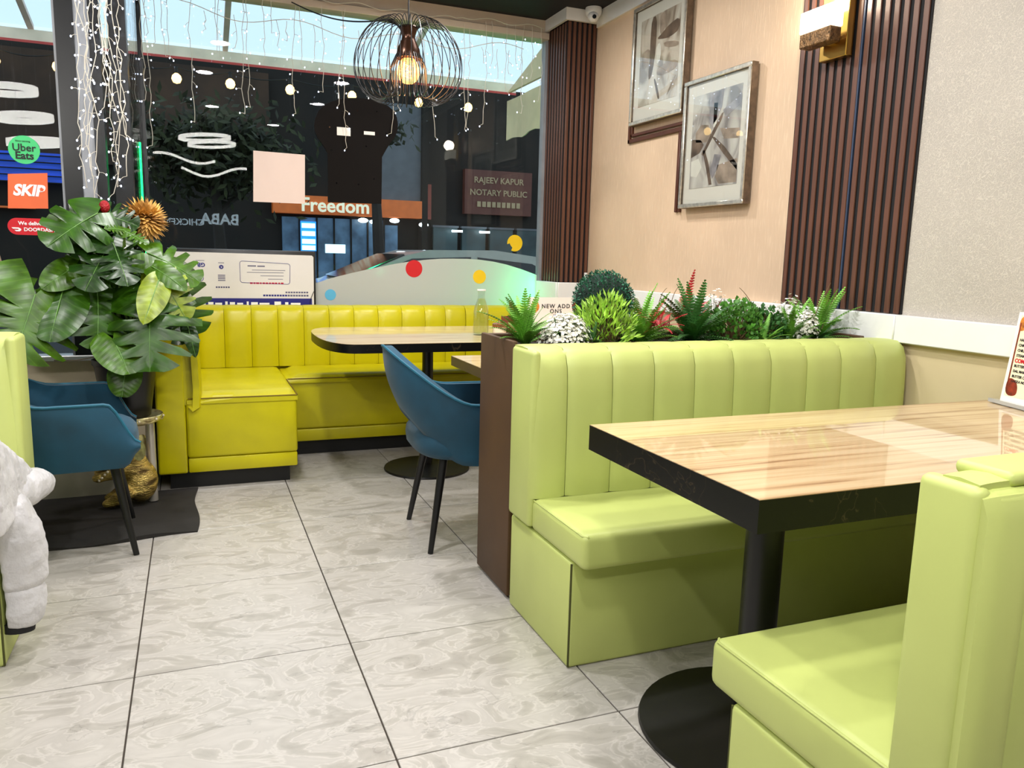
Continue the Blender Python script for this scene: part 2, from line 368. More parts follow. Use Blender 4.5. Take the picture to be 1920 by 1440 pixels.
# ------------------------------------------------------------------ mesh helpers
class MB:
    def __init__(s): s.v = []; s.f = []
    def add(s, v, f):
        o = len(s.v); s.v += [tuple(p) for p in v]; s.f += [tuple(i + o for i in q) for q in f]; return s
    def box(s, x0, x1, y0, y1, z0, z1):
        return s.add([(x0, y0, z0), (x1, y0, z0), (x1, y1, z0), (x0, y1, z0), (x0, y0, z1), (x1, y0, z1), (x1, y1, z1), (x0, y1, z1)],
                     [(3, 2, 1, 0), (4, 5, 6, 7), (0, 1, 5, 4), (1, 2, 6, 5), (2, 3, 7, 6), (3, 0, 4, 7)])
    def rbox(s, x0, x1, y0, y1, z0, z1, r=0.01, seg=2):
        bm = bmesh.new(); bmesh.ops.create_cube(bm, size=1)
        for v in bm.verts: v.co = Vector(((x0 + x1) / 2 + v.co.x * (x1 - x0), (y0 + y1) / 2 + v.co.y * (y1 - y0), (z0 + z1) / 2 + v.co.z * (z1 - z0)))
        bmesh.ops.bevel(bm, geom=bm.edges[:], offset=r, segments=seg, profile=0.5, affect='EDGES')
        bm.verts.index_update()
        s.add([v.co[:] for v in bm.verts], [[v.index for v in f.verts] for f in bm.faces]); bm.free(); return s
    def cyl(s, a, b, r0, r1=None, n=16, cap=True):
        r1 = r0 if r1 is None else r1
        a = Vector(a); b = Vector(b); d = (b - a).normalized()
        u = d.orthogonal().normalized(); w = d.cross(u)
        vs = []
        for c, r in ((a, r0), (b, r1)):
            for i in range(n):
                t = 2 * math.pi * i / n; vs.append(c + (u * math.cos(t) + w * math.sin(t)) * r)
        fs = [(i, (i + 1) % n, n + (i + 1) % n, n + i) for i in range(n)]
        if cap: fs += [tuple(range(n - 1, -1, -1)), tuple(range(n, 2 * n))]
        return s.add(vs, fs)
    def tube(s, pts, r, n=6, closed=False):
        pts = [Vector(p) for p in pts]; m_ = len(pts)
        rs = r if isinstance(r, (list, tuple)) else [r] * m_
        vs = []; u = None
        for i, p in enumerate(pts):
            if closed: d = pts[(i + 1) % m_] - pts[i - 1]
            else: d = pts[min(i + 1, m_ - 1)] - pts[max(i - 1, 0)]
            if d.length < 1e-9: d = Vector((0, 0, 1))
            d.normalize()
            u = d.orthogonal() if u is None else u - d * u.dot(d)
            if u.length < 1e-6: u = d.orthogonal()
            u.normalize(); w = d.cross(u)
            for k in range(n):
                t = 2 * math.pi * k / n; vs.append(p + (u * math.cos(t) + w * math.sin(t)) * rs[i])
        fs = []
        for i in range(m_ if closed else m_ - 1):
            j = (i + 1) % m_
            for k in range(n): fs.append((i * n + k, i * n + (k + 1) % n, j * n + (k + 1) % n, j * n + k))
        if not closed: fs += [tuple(range(n - 1, -1, -1)), tuple(range((m_ - 1) * n, m_ * n))]
        return s.add(vs, fs)
    def lathe(s, prof, c=(0, 0, 0), n=24, sx=1, sy=1):
        vs = []; m_ = len(prof)
        for r, z in prof:
            for k in range(n):
                t = 2 * math.pi * k / n; vs.append((c[0] + r * math.cos(t) * sx, c[1] + r * math.sin(t) * sy, c[2] + z))
        fs = [(i * n + k, i * n + (k + 1) % n, (i + 1) * n + (k + 1) % n, (i + 1) * n + k) for i in range(m_ - 1) for k in range(n)]
        if prof[0][0] > 1e-6: fs.append(tuple(range(n - 1, -1, -1)))
        if prof[-1][0] > 1e-6: fs.append(tuple(range((m_ - 1) * n, m_ * n)))
        return s.add(vs, fs)
    def prism(s, poly, f0, f1):
        """poly: 2-D outline; f0/f1 map a 2-D point to the 3-D front / back point"""
        n = len(poly)
        vs = [f0(*p) for p in poly] + [f1(*p) for p in poly]
        fs = [tuple(range(n)), tuple(range(2 * n - 1, n - 1, -1))] + [(i, (i + 1) % n, n + (i + 1) % n, n + i) for i in range(n)]
        return s.add(vs, fs)
    def ell(s, c, r, rot=None, nu=14, nv=9, p=1.0):
        c = Vector(c); vs = []; M = rot or Matrix.Identity(3)
        sg = lambda x: math.copysign(abs(x) ** p, x)
        for i in range(nv + 1):
            a = -math.pi / 2 + math.pi * i / nv
            for k in range(nu):
                t = 2 * math.pi * k / nu
                vs.append(c + M @ Vector((r[0] * sg(math.cos(a)) * sg(math.cos(t)), r[1] * sg(math.cos(a)) * sg(math.sin(t)), r[2] * sg(math.sin(a)))))
        fs = [(i * nu + k, i * nu + (k + 1) % nu, (i + 1) * nu + (k + 1) % nu, (i + 1) * nu + k) for i in range(nv) for k in range(nu)]
        return s.add(vs, fs)
    def mesh(s, name, m, angle=40):
        me = bpy.data.meshes.new(name); me.from_pydata(s.v, [], s.f)
        bm = bmesh.new(); bm.from_mesh(me)
        bmesh.ops.remove_doubles(bm, verts=bm.verts[:], dist=1e-6)
        bmesh.ops.recalc_face_normals(bm, faces=bm.faces[:])
        for f in bm.faces: f.smooth = True
        bm.to_mesh(me); bm.free()
        me.set_sharp_from_angle(angle=R(angle))
        me.materials.append(MATS[m] if isinstance(m, str) else m)
        return me

def link(name, me, parent=None, world=False):
    o = bpy.data.objects.new(name, me); C.objects.link(o)
    if parent:
        o.parent = parent
        if world: o.matrix_parent_inverse = parent.matrix_basis.inverted()
    return o
def obj(name, mb, m, parent=None, world=True, angle=40):
    return link(name, mb.mesh(name, m, angle), parent, world and parent is not None and parent.type == 'EMPTY')
def tag(o, label, cat, group=None):
    o['label'] = label; o['category'] = cat
    if group: o['group'] = group
    return o
def thing(name, label, cat, loc=(0, 0, 0), rz=0, group=None):
    o = bpy.data.objects.new(name, None); C.objects.link(o)
    o.empty_display_size = 0.05; o.location = loc; o.rotation_euler = (0, 0, rz)
    return tag(o, label, cat, group)
def struct(name, mb, m, angle=40):
    o = obj(name, mb, m, angle=angle); o['kind'] = 'structure'; return o
def stuff(o):
    o['kind'] = 'stuff'; return o
def dup(root, loc, rz, label, group=None):
    r = root.copy(); C.objects.link(r); r.location = loc; r.rotation_euler = (0, 0, rz); r['label'] = label
    if group: r['group'] = group
    for ch in list(root.children):
        c = ch.copy(); C.objects.link(c); c.parent = r
        for g in list(ch.children):
            d = g.copy(); C.objects.link(d); d.parent = c
    return r
def text(name, body, size, m, M, parent=None, ext=0.0006, bold=0.0, align='CENTER', shear=0.0, space=1.0, sx=1.0):
    """flat lettering: M places the text plane (x along the line, y up, z towards the reader)"""
    cu = bpy.data.curves.new(name, 'FONT'); cu.body = body; cu.size = size; cu.extrude = ext; cu.offset = bold
    cu.align_x = align; cu.align_y = 'CENTER'; cu.shear = shear; cu.space_character = space; cu.resolution_u = 3
    t = bpy.data.objects.new(name, cu); C.objects.link(t)
    dg = bpy.context.evaluated_depsgraph_get()
    me = bpy.data.meshes.new_from_object(t.evaluated_get(dg))
    bpy.data.objects.remove(t); bpy.data.curves.remove(cu)
    me.transform(M @ Matrix.Diagonal((sx, 1, 1, 1)))
    me.materials.clear(); me.materials.append(MATS[m]); me.name = name
    return link(name, me, parent, parent is not None and parent.type == 'EMPTY')
def frame(o, x, y, z):
    """4x4 from origin and the three axis directions"""
    x = Vector(x).normalized(); y = Vector(y).normalized(); z = Vector(z).normalized()
    M = Matrix.Identity(4)
    for i in range(3):
        M[i][0] = x[i]; M[i][1] = y[i]; M[i][2] = z[i]; M[i][3] = o[i]
    return M
FACE_S = lambda x, y, z: frame((x, y, z), (1, 0, 0), (0, 0, 1), (0, -1, 0))    # lettering that faces -y (into the room)

# ================================================================== THE ROOM
WX = 2.74           # right wall
YW = 3.60           # front window
YL = 2.45           # window beside the plant
# floor: recessed grout bed and 0.6 m tiles
floor = struct('floor', MB().box(-3.2, WX + .1, -5.0, YW + .05, -0.12, -0.004), 'grout')
tile_me = MB().rbox(-.2978, .2978, -.2978, .2978, -0.011, 0.0, 0.0012, 1).mesh('tile', 'floor_tile', 30)
for i in range(-3, 5):
    for j in range(-4, 6):
        x = .3 + .6 * i; y = .3 + .6 * j
        if x + .3 > WX + .3 or (x < -.3 and y > 2.6): continue
        t = link('tile', tile_me, floor); t.location = (x, y, 0)
# ceiling
struct('ceiling', MB().box(-3.2, WX + .1, -5.0, YW + .1, CEIL, CEIL + .1), 'ceiling_black')
struct('wall_back', MB().box(-3.2, WX + .1, -5.1, -5.0, -.1, CEIL), 'dark_wall')
struct('wall_left', MB().box(-3.3, -3.2, -5.1, YL + .1, -.1, CEIL), 'dark_wall')
# right wall: tan below the trim, warm paper to the slats, grey paper nearer
struct('wall_right', MB().box(WX, WX + .1, -5.0, YW + .1, -.1, .95), 'wall_tan')
struct('wall_right_warm_paper', MB().box(WX, WX + .1, .9, YW + .1, .95, CEIL), 'paper_warm')
struct('wall_right_grey_paper', MB().box(WX, WX + .1, -5.0, .9, .95, CEIL), 'paper_grey')
# white dado rail in lengths, with a rounded top edge
for k, (y0, y1) in enumerate(((-3.0, .605), (.607, 1.9), (1.902, 3.26))):
    struct('trim_%d' % (k + 1), MB().rbox(WX - .03, WX, y0, y1, .893, 1.0, .004, 1), 'white_trim')
struct('trim_4', MB().rbox(2.50, WX - .03, 3.225, 3.25, .88, 1.02, .004, 1), 'white_trim')
struct('trim_5', MB().rbox(2.495, 2.52, 3.25, YW, .88, 1.02, .004, 1), 'white_trim')
# crown: white board along the right wall and around the pillar
struct('trim_6', MB().box(WX - .018, WX, -3.0, 3.24, 2.69, CEIL), 'white_trim')
struct('trim_7', MB().box(2.495, WX, 3.23, 3.25, 2.715, CEIL), 'white_trim')
struct('trim_8', MB().box(2.495, 2.515, 3.25, YW, 2.715, CEIL), 'white_trim')
# pillar in the corner
struct('wall_pillar', MB().box(2.535, WX, 3.27, YW, -.05, CEIL), 'slat_back')

def slat_panel(name, label, axis, a0, a1, pitch, width, fixed, depth, z0, z1, skip=None):
    t = thing(name, label, 'wall panel', (0, 0, 0))
    n = int(round((a1 - a0) / pitch))
    if axis == 'y': me = MB().rbox(-depth, 0, -width / 2, width / 2, z0, z1, .0025, 1)
    else: me = MB().rbox(-width / 2, width / 2, -depth, 0, z0, z1, .0025, 1)
    me = me.mesh('slat', 'slat_brown')
    if axis == 'y': t.location = (fixed, (a0 + a1) / 2, z0); obj('backing', MB().box(fixed - .004, fixed, a0, a1, z0, z1), 'slat_back', t)
    else: t.location = ((a0 + a1) / 2, fixed, z0); obj('backing', MB().box(a0, a1, fixed - .004, fixed, z0, z1), 'slat_back', t)
    for i in range(n):
        a = a0 + (i + .5) * (a1 - a0) / n
        s = link('slat', me, t); s.matrix_parent_inverse = t.matrix_basis.inverted()
        s.location = (fixed - .004, a, 0) if axis == 'y' else (a, fixed - .004, 0)
    return t
sp = slat_panel('slat_panel', 'brown vertical slat panel on the right wall carrying the brass sconce', 'y', .60, 1.285, .0457, .026, WX, .008, 1.002, CEIL)
obj('joint_strip', MB().box(WX - .0125, WX - .004, .917, .925, 1.002, CEIL), 'slat_blue', sp)
slat_panel('slat_panel', 'brown slatted front face of the corner pillar under the camera', 'x', 2.518, WX - .002, .037, .022, 3.269, .012, 1.02, 2.715)
slat_panel('slat_panel', 'narrow slatted side face of the corner pillar against the window glass', 'y', 3.275, YW - .02, .046, .024, 2.534, .006, 1.02, 2.715)

# --- window walls
struct('wall_window', MB().box(-.05, WX + .1, YW, YW + .12, -.1, .60), 'wall_beige_low')
w1 = struct('window_1', MB().box(-.05, 2.53, YW - .004, YW + .004, .60, 2.66), 'window_glass')
struct('trim_9', MB().rbox(-.05, 2.52, YW - .06, YW + .06, 2.66, 2.705, .004, 1), 'cream_header')
struct('trim_10', MB().box(-.05, 2.56, YW - .035, YW + .06, 2.705, CEIL), 'cream_header')
obj('window_frame', MB().box(2.505, 2.53, YW - .03, YW + .03, .6, 2.66), 'frame_grey', w1)
obj('window_frame', MB().box(-.05, 2.53, YW - .03, YW + .03, .58, .62), 'frame_grey', w1)
obj('window_frame', MB().box(-.06, -.035, YW - .03, YW + .03, .6, CEIL), 'frame_black', w1)
# low wall and window beside the plant
struct('wall_window_left', MB().box(-3.2, -.05, YL, YL + .10, -.1, .655), 'wall_beige_low')
struct('baseboard_left', MB().rbox(-3.2, -.05, YL - .015, YL, 0, .16, .003, 1), 'baseboard_grey')
w2 = struct('window_2', MB().box(-3.2, -.26, YL + .03, YL + .038, .68, CEIL), 'window_glass')
obj('window_sill', MB().rbox(-3.2, -.05, YL - .02, YL + .08, .655, .682, .004, 1), 'alu', w2)
obj('window_frame', MB().box(-.338, -.328, YL - .005, YL + .08, .682, CEIL), 'frame_grey', w2)
obj('window_frame', MB().box(-.328, -.255, YL - .01, YL + .08, .682, CEIL), 'frame_black', w2)
obj('window_frame', MB().box(-.255, -.198, YL - .004, YL + .08, .682, CEIL), 'frame_grey', w2)
obj('window_frame', MB().box(-.198, -.155, YL - .01, YL + .08, .682, CEIL), 'frame_black', w2)
obj('pane', MB().box(-.155, -.122, YL + .04, YL + .046, .682, CEIL), 'window_glass', w2)
obj('window_frame', MB().box(-.122, -.048, YL - .02, YL + .08, .682, CEIL), 'frame_black', w2)
struct('wall_return', MB().box(-.06, -.05, YL + .1, YW, -.1, .62), 'wall_beige_low')
w3 = struct('window_3', MB().box(-.058, -.052, YL + .08, YW - .03, .62, CEIL), 'window_glass')

# ================================================================== UPHOLSTERY
BACK = [(0, 0.0, -1, 0), (0, .18, -1, 0), (.006, .34, -1, 0), (.012, .41, -.97, .25), (.028, .45, -.75, .66), (.06, .472, -.3, .95), (.11, .475, 0, 1), (.17, .472, 0, 1)]
def channel(a0, a1, path, bulge, M, nu=12, inner=.03, gap=.0011):
    """one padded channel of a seat back: path of (depth, height, n_depth, n_height), M maps (along, depth, height)"""
    mb = MB(); vs = []
    for d, z, nd, nz in path:
        for i in range(nu + 1):
            u = i / nu; k = bulge * (1 - abs(2 * u - 1) ** 4) * (1 if nz < .5 else .55 if nz < .8 else .2)
            vs.append(M(a0 + gap + (a1 - a0 - 2 * gap) * u, d + nd * k, z + nz * k))
    npth = len(path); off = len(vs)
    for d, z, nd, nz in path:
        for i in range(nu + 1):
            vs.append(M(a0 + gap + (a1 - a0 - 2 * gap) * i / nu, d - nd * inner, z - nz * inner))
    w = nu + 1; fs = []
    for j in range(npth - 1):
        for i in range(nu):
            a = j * w + i; fs.append((a, a + 1, a + w + 1, a + w)); fs.append((off + a, off + a + w, off + a + w + 1, off + a + 1))
        for i in (0, nu):
            a = j * w + i; fs.append((a, a + w, off + a + w, off + a))
    for j in (0, npth - 1):
        for i in range(nu):
            a = j * w + i; fs.append((a, off + a, off + a + 1, a + 1))
    return mb.add(vs, fs)
def lean_path(h, scale=1.0, depth=.17):
    f = depth / .17
    return [(d * f, z * h / .475, nd, nz) for d, z, nd, nz in BACK]

def green_bench(name, label, x0, x1, yf, s, seams, end='left', back_d=.36, th=.18, rear=None):
    """yf: front of the seat; s=+1 the back stands towards +y, s=-1 towards -y"""
    t = thing(name, label, 'bench', ((x0 + x1) / 2, yf + s * .3, 0))
    Y = lambda d: yf + s * d
    ylo = lambda a, b: (min(Y(a), Y(b)), max(Y(a), Y(b)))
    m = 'lime'
    i0 = x0 if end == 'left' else x0
    base = MB(); y0, y1 = ylo(.075, back_d + th); base.rbox(x0 + .004, x1 - .004, y0, y1, 0, .325, .012, 3)
    bo = obj('base', base, m, t)
    # corner seam piping on the aisle end
    xe = x0 + .004 if end == 'left' else x1 - .004
    k = .004 if end == 'left' else -.004
    obj('piping', MB().tube([(xe + k, Y(.079), .004), (xe + k, Y(.079), .32)], .0035, 6), 'seam', bo)
    seat = MB(); y0, y1 = ylo(0, back_d + .01); seat.rbox(x0 + .002, x1 - .002, y0, y1, .325, .43, .022, 4)
    so = obj('seat_cushion', seat, m, t)
    xx = x0 + .008 if end == 'left' else x1 - .008
    kk = .012 if end == 'left' else -.012
    obj('piping', MB().tube([(xx, Y(back_d), .424), (xx, Y(.02), .424), (xx + kk, Y(.007), .424)], .003, 6), 'lime', so)
    obj('piping', MB().tube([(xx + kk, Y(.007), .424), (xx + kk, Y(.006), .335)], .003, 6), 'lime', so)
    # core of the back, with the padded aisle end rounded below
    core = MB(); y0, y1 = ylo(back_d + .03, back_d + th); core.rbox(x0 + .004, x1 - .004, y0, y1, .325, .895, .02, 3)
    bk = obj('backrest', core, m, t)
    endpad = MB(); y0, y1 = ylo(back_d - .002, back_d + th - .01)
    xa, xb = (x0 - .012, x0 + .02) if end == 'left' else (x1 - .02, x1 + .012)
    endpad.rbox(xa, xb, y0, y1, .335, .900, .014, 3)
    obj('end_pad', endpad, m, bk)
    M = lambda a, d, z: (a, Y(back_d + d), .43 + z)
    xs = seams
    for a0, a1 in zip(xs[:-1], xs[1:]):
        obj('channel', channel(a0, a1, lean_path(.475, depth=th - .02), .011, M), m, t)
    if rear:
        Mr = lambda a, d, z: (a, Y(back_d + th - d), z)
        for a0, a1 in zip(rear[:-1], rear[1:]):
            obj('channel', channel(a0, a1, [(0, .05, -1, 0), (0, .4, -1, 0), (0, .86, -1, 0), (.01, .886, -.8, .6), (.03, .896, -.1, 1)], .010, Mr, inner=.02), m, t)
    return t
seamsA = [1.155, 1.275, 1.437, 1.594, 1.752, 1.912, 2.072, 2.232, 2.392, 2.560, 2.712]
green_bench('booth_bench', 'lime green channel-tufted booth bench backed against the planter', 1.16, 2.715, .165, 1, seamsA)
seamsB = [1.145 + .157 * i for i in range(11)]
green_bench('booth_bench', 'lime green booth bench in the right foreground seen from behind', 1.145, 2.715, -.43, -1, seamsB, back_d=.455, th=.105,
            rear=[1.14, 1.235, 1.392, 1.549, 1.706, 1.863, 2.02, 2.177, 2.334, 2.491, 2.715])
seamsC = [-2.0 + .1665 * i for i in range(11)]
green_bench('booth_bench', 'lime green booth bench at the left edge under the white jacket', -2.0, -.335, .70, 1, seamsC, end='right', back_d=.44, th=.17)

# folded vinyl corner on top of the foreground bench
# (kept as part of that bench)
fb = [o for o in C.objects if o.type == 'EMPTY' and 'right foreground' in o.get('label', '')][0]
obj('top_fold', MB().rbox(1.20, 1.47, -.975, -.885, .893, .915, .010, 3), 'lime', fb)

# --- yellow corner bench by the window
t = thing('corner_bench', 'glossy yellow channel-back corner bench below the front window', 'bench', (.9, 3.1, 0))
YS = .478
obj('toe_kick', MB().box(.05, .625, 2.46, 3.50, 0, .09), 'toe_black', t)
obj('toe_kick', MB().box(.625, 2.45, 2.985, 3.50, 0, .09), 'toe_black', t)
o = obj('base', MB().rbox(.135, .662, 2.405, 3.34, .163, YS - .012, .014, 3), 'yellow', t)
obj('skirt', MB().rbox(.137, .660, 2.408, 3.30, .088, .161, .008, 2), 'yellow', o)
o = obj('base', MB().rbox(.66, 2.45, 2.93, 3.34, .163, YS - .012, .014, 3), 'yellow', t)
obj('skirt', MB().rbox(.66, 2.45, 2.933, 3.30, .088, .161, .008, 2), 'yellow', o)
def soft_top(x0, x1, y0, y1, z0, z1, n=26, wr=.006, ph=0):
    mb = MB(); vs = []; ny = 18
    for j in range(ny + 1):
        for i in range(n + 1):
            u = i / n; v = j / ny
            x = x0 + (x1 - x0) * u; y = y0 + (y1 - y0) * v
            e = min(1, min(u, 1 - u) * (x1 - x0) / .03, min(v, 1 - v) * (y1 - y0) / .03)
            e = math.sin(e * math.pi / 2)
            crease = wr * math.exp(-((v - .22) / .17) ** 2) * math.sin(v * 95 + 2.2 * math.sin(u * 5 + ph) + ph)
            vs.append((x, y, z0 + (z1 - z0) * e + (crease * e if wr else 0)))
    o_ = len(vs)
    vs += [(x0, y0, z0 - .02), (x1, y0, z0 - .02), (x1, y1, z0 - .02), (x0, y1, z0 - .02)]
    fs = [(j * (n + 1) + i, j * (n + 1) + i + 1, (j + 1) * (n + 1) + i + 1, (j + 1) * (n + 1) + i) for j in range(ny) for i in range(n)]
    fs.append((o_ + 3, o_ + 2, o_ + 1, o_))
    fs.append(tuple(range(n + 1)) + (o_ + 1, o_)); fs.append(tuple(ny * (n + 1) + i for i in range(n, -1, -1)) + (o_ + 3, o_ + 2))
    fs.append(tuple(j * (n + 1) for j in range(ny, -1, -1)) + (o_, o_ + 3)); fs.append(tuple(j * (n + 1) + n for j in range(ny + 1)) + (o_ + 2, o_ + 1))
    return mb.add(vs, fs)
o = obj('seat_cushion', soft_top(.14, .665, 2.40, 3.34, .455, YS + .006, wr=.0035), 'yellow', t, angle=60)
obj('piping', MB().tube([(.145, 2.402, .462), (.66, 2.402, .462), (.663, 2.41, .462), (.663, 2.92, .462)], .003, 6), 'yellow_seam', o)
o = obj('seat_cushion', soft_top(.668, 2.45, 2.92, 3.34, .455, YS + .006, wr=.0012, ph=1.3), 'yellow', t, angle=60)
obj('piping', MB().tube([(.67, 2.922, .462), (2.45, 2.922, .462)], .003, 6), 'yellow_seam', o)
obj('backrest', MB().rbox(.14, 2.5, 3.37, 3.50, .30, .845, .02, 3), 'yellow', t)
My = lambda a, d, z: (a, 3.33 + d, .482 + z)
ys = [.20] + [.352 + .1555 * i for i in range(9)] + [1.736, 1.876]
for a0, a1 in zip(ys[:-1], ys[1:]):
    obj('channel', channel(a0, a1, lean_path(.368, depth=.15), .013, My), 'yellow', t)
obj('channel', channel(1.878, 2.5, lean_path(.368, depth=.15), .006, My), 'yellow', t)
# left side back: tall end panel plus padded channels that face the table
obj('backrest', MB().box(.11, .185, 2.412, 3.42, .43, .80), 'yellow', t)
obj('end_panel', MB().rbox(.0, .134, 2.41, 3.50, .085, .835, .012, 3), 'yellow', t)
Ml = lambda a, d, z: (.20 - d, a, .40 + z)
for k in range(6):
    a0 = 2.385 + .157 * k
    obj('channel', channel(a0, a0 + .157, [(.035, 0, -.6, -.8), (.005, .02, -1, 0), (0, .1, -1, 0)] + [(d, z + .02, nd, nz) for d, z, nd, nz in lean_path(.425, depth=.17)[2:]], .012, Ml), 'yellow', t)

# ================================================================== PLANTER BOX
t = thing('planter_box', 'tall brown planter partition filled with plants behind the lime bench', 'planter', (1.94, .89, 0))
px0, px1, py0, py1 = 1.166, 2.70, .733, 1.046
obj('end_panel', MB().rbox(px0, px0 + .02, py0, py1, .012, .908, .006, 2), 'planter_brown', t)
obj('end_panel', MB().rbox(px1 - .02, px1, py0, py1, .012, .905, .004, 1), 'planter_brown', t)
obj('side_panel', MB().rbox(px0 + .02, px1 - .02, py0, py0 + .018, .012, .897, .004, 1), 'planter_brown', t)
obj('side_panel', MB().rbox(px0 + .02, px1 - .02, py1 - .018, py1, .012, .905, .004, 1), 'planter_brown', t)
obj('soil', MB().box(px0 + .02, px1 - .02, py0 + .018, py1 - .018, .70, .872), 'soil', t)
for x in (px0 + .03, px1 - .03):
    for y in (py0 + .02, py1 - .02):
        obj('foot', MB().cyl((x, y, 0), (x, y, .02), .012, n=10), 'alu', t)

# ================================================================== TABLES
def pedestal(t, x, y, h, rb, rl, dome=.016):
    obj('leg', MB().cyl((x, y, .012), (x, y, h), rl, n=28), 'black_metal', t)
    obj('base_plate', MB().lathe([(rb - .002, 0), (rb, .004), (rb - .003, .012), (rb * .5, dome * .9), (rl + .012, dome + .012), (0, dome + .012)], (x, y, 0), 48), 'black_base', t)
    obj('bracket', MB().box(x - .17, x + .17, y - .025, y + .025, h - .02, h + .002), 'black_metal', t)
t = thing('dining_table', 'rectangular wood-grain table with thick black marble edge in the lime booth', 'table', (1.95, -.178, 0))
tx0, tx1, ty0, ty1, tz = 1.165, 2.705, -.525, .165, .745
obj('table_edge', MB().box(tx0, tx1, ty0, ty1, tz - .068, tz - .0015), 'edge_black', t)
obj('table_top', MB().box(tx0 + .001, tx1 - .001, ty0 + .001, ty1 - .001, tz - .0015, tz), 'wood_top', t)
pedestal(t, 1.485, -.178, tz - .068, .286, .046)
pedestal(t, 2.42, -.178, tz - .068, .25, .046)
# rounded-end table by the window
t = thing('dining_table', 'wood-grain table with rounded end and black edge before the yellow bench', 'table', (1.37, 2.475, 0))
def round_end(x0, x1, y0, y1, b, n=18):
    pts = [(x1, y0), (x1, y1)]
    ym = (y0 + y1) / 2; h = (y1 - y0) / 2
    for i in range(n + 1):
        a = math.pi / 2 + math.pi * i / n
        pts.append((x0 + b + b * math.copysign(abs(math.cos(a)) ** .8, math.cos(a)), ym + h * math.copysign(abs(math.sin(a)) ** .75, math.sin(a))))
    return pts
re = round_end(.765, 2.42, 2.03, 2.915, .16)
obj('table_edge', MB().prism(re, lambda x, y: (x, y, .712), lambda x, y: (x, y, .7555)), 'edge_black', t)
obj('table_top', MB().prism([(.77 + (x - .77) * .999 + .0005, 2.495 + (y - 2.495) * .998) for x, y in re], lambda x, y: (x, y, .7555), lambda x, y: (x, y, .757)), 'wood_top', t)
pedestal(t, 1.371, 2.476, .712, .239, .03)
# lower small table between the blue chair and the planter
t = thing('dining_table', 'small square wood table with brown edge between blue chair and planter', 'table', (1.75, 1.36, 0))
mat('edge_brown', (96, 78, 40), 0.5)
obj('table_edge', MB().box(1.235, 2.2, 1.085, 1.62, .705, .7455), 'edge_brown', t)
obj('table_top', MB().box(1.236, 2.199, 1.086, 1.619, .7455, .747), 'wood_top', t)
pedestal(t, 1.78, 1.36, .705, .22, .03)

# ================================================================== BLUE CHAIRS
def make_chair(label):
    t = thing('tub_chair', label, 'chair', (0, 0, 0), 0, 'teal velvet tub chairs')
    n = 56; mrow = 10
    def plan(s):
        a = abs(s); sg = 1 if s >= 0 else -1
        if a <= .5:
            ph = a / .5 * math.pi / 2
            return (-.02 - .245 * math.cos(ph), sg * .262 * math.sin(ph), math.cos(ph), sg * math.sin(ph))
        k = (a - .5) / .5
        return (-.02 + .275 * k, sg * (.262 - .012 * k * k), 0, sg)
    sm = lambda t_: t_ * t_ * (3 - 2 * t_)
    def ztop(s):
        a = abs(s)
        if a < .46: return .61 + .205 * (1 - sm(min(1, max(0, (a - .01) / .45))))
        if a < .80: return .61
        k = (a - .80) / .20
        return .61 - .155 * sm(k)
    def zbot(s):
        a = abs(s)
        if a < .42: return .36 + .19 * (1 - sm(a / .42))
        if a < .9: return .36
        return .36 + .07 * sm((a - .9) / .1)
    def pt(s, v, inner):
        x, y, nx, ny = plan(s); z = zbot(s) + (ztop(s) - zbot(s)) * v
        out = (z - .42) * (.27 * nx + .07 * abs(ny))
        bul = .018 * math.sin(math.pi * v)
        o_ = out + bul
        th = (.036 if inner else 0) * (1 - .0 * v)
        return (x - nx * (o_ - th), y + ny * (o_ - th) * 1.0, z)
    vs = []
    for inner in (0, 1):
        for i in range(n + 1):
            s = -1 + 2 * i / n
            for j in range(mrow + 1):
                p = pt(s, j / mrow, inner); vs.append(p)
    w = mrow + 1; off = (n + 1) * w; fs = []
    for i in range(n):
        for j in range(mrow):
            a = i * w + j; fs += [(a, a + w, a + w + 1, a + 1), (off + a, off + a + 1, off + a + w + 1, off + a + w)]
        for j in (0, mrow):
            a = i * w + j; fs.append((a, a + w, off + a + w, off + a))
    for i in (0, n):
        for j in range(mrow):
            a = i * w + j; fs.append((a, a + 1, off + a + 1, off + a))
    sh = obj('shell', MB().add(vs, fs), 'teal', t, False, angle=70)
    loop = [pt(-1 + 2 * i / n, 1, 0) for i in range(n + 1)]
    obj('piping', MB().tube(loop, .0055, 6), 'teal_pipe', sh, False)
    se = MB(); se.ell((-.005, 0, .435), (.262, .245, .078), p=.62, nu=36, nv=14)
    obj('seat', se, 'teal', t, False, angle=70)
    for sx in (-1, 1):
        for sy in (-1, 1):
            obj('leg', MB().cyl((sx * .155, sy * .155, .39), (sx * .222, sy * .216, 0), .019, .011, 14), 'black_metal', t, False)
    return t
ch = make_chair('teal velvet tub chair with open lower back facing the small wood table')
ch.location = (1.268, 1.435, 0); ch.rotation_euler = (0, 0, R(-3))
ch2 = dup(ch, (-.292, 1.772, 0), R(5), 'teal velvet tub chair behind the left bench beside the potted monstera')

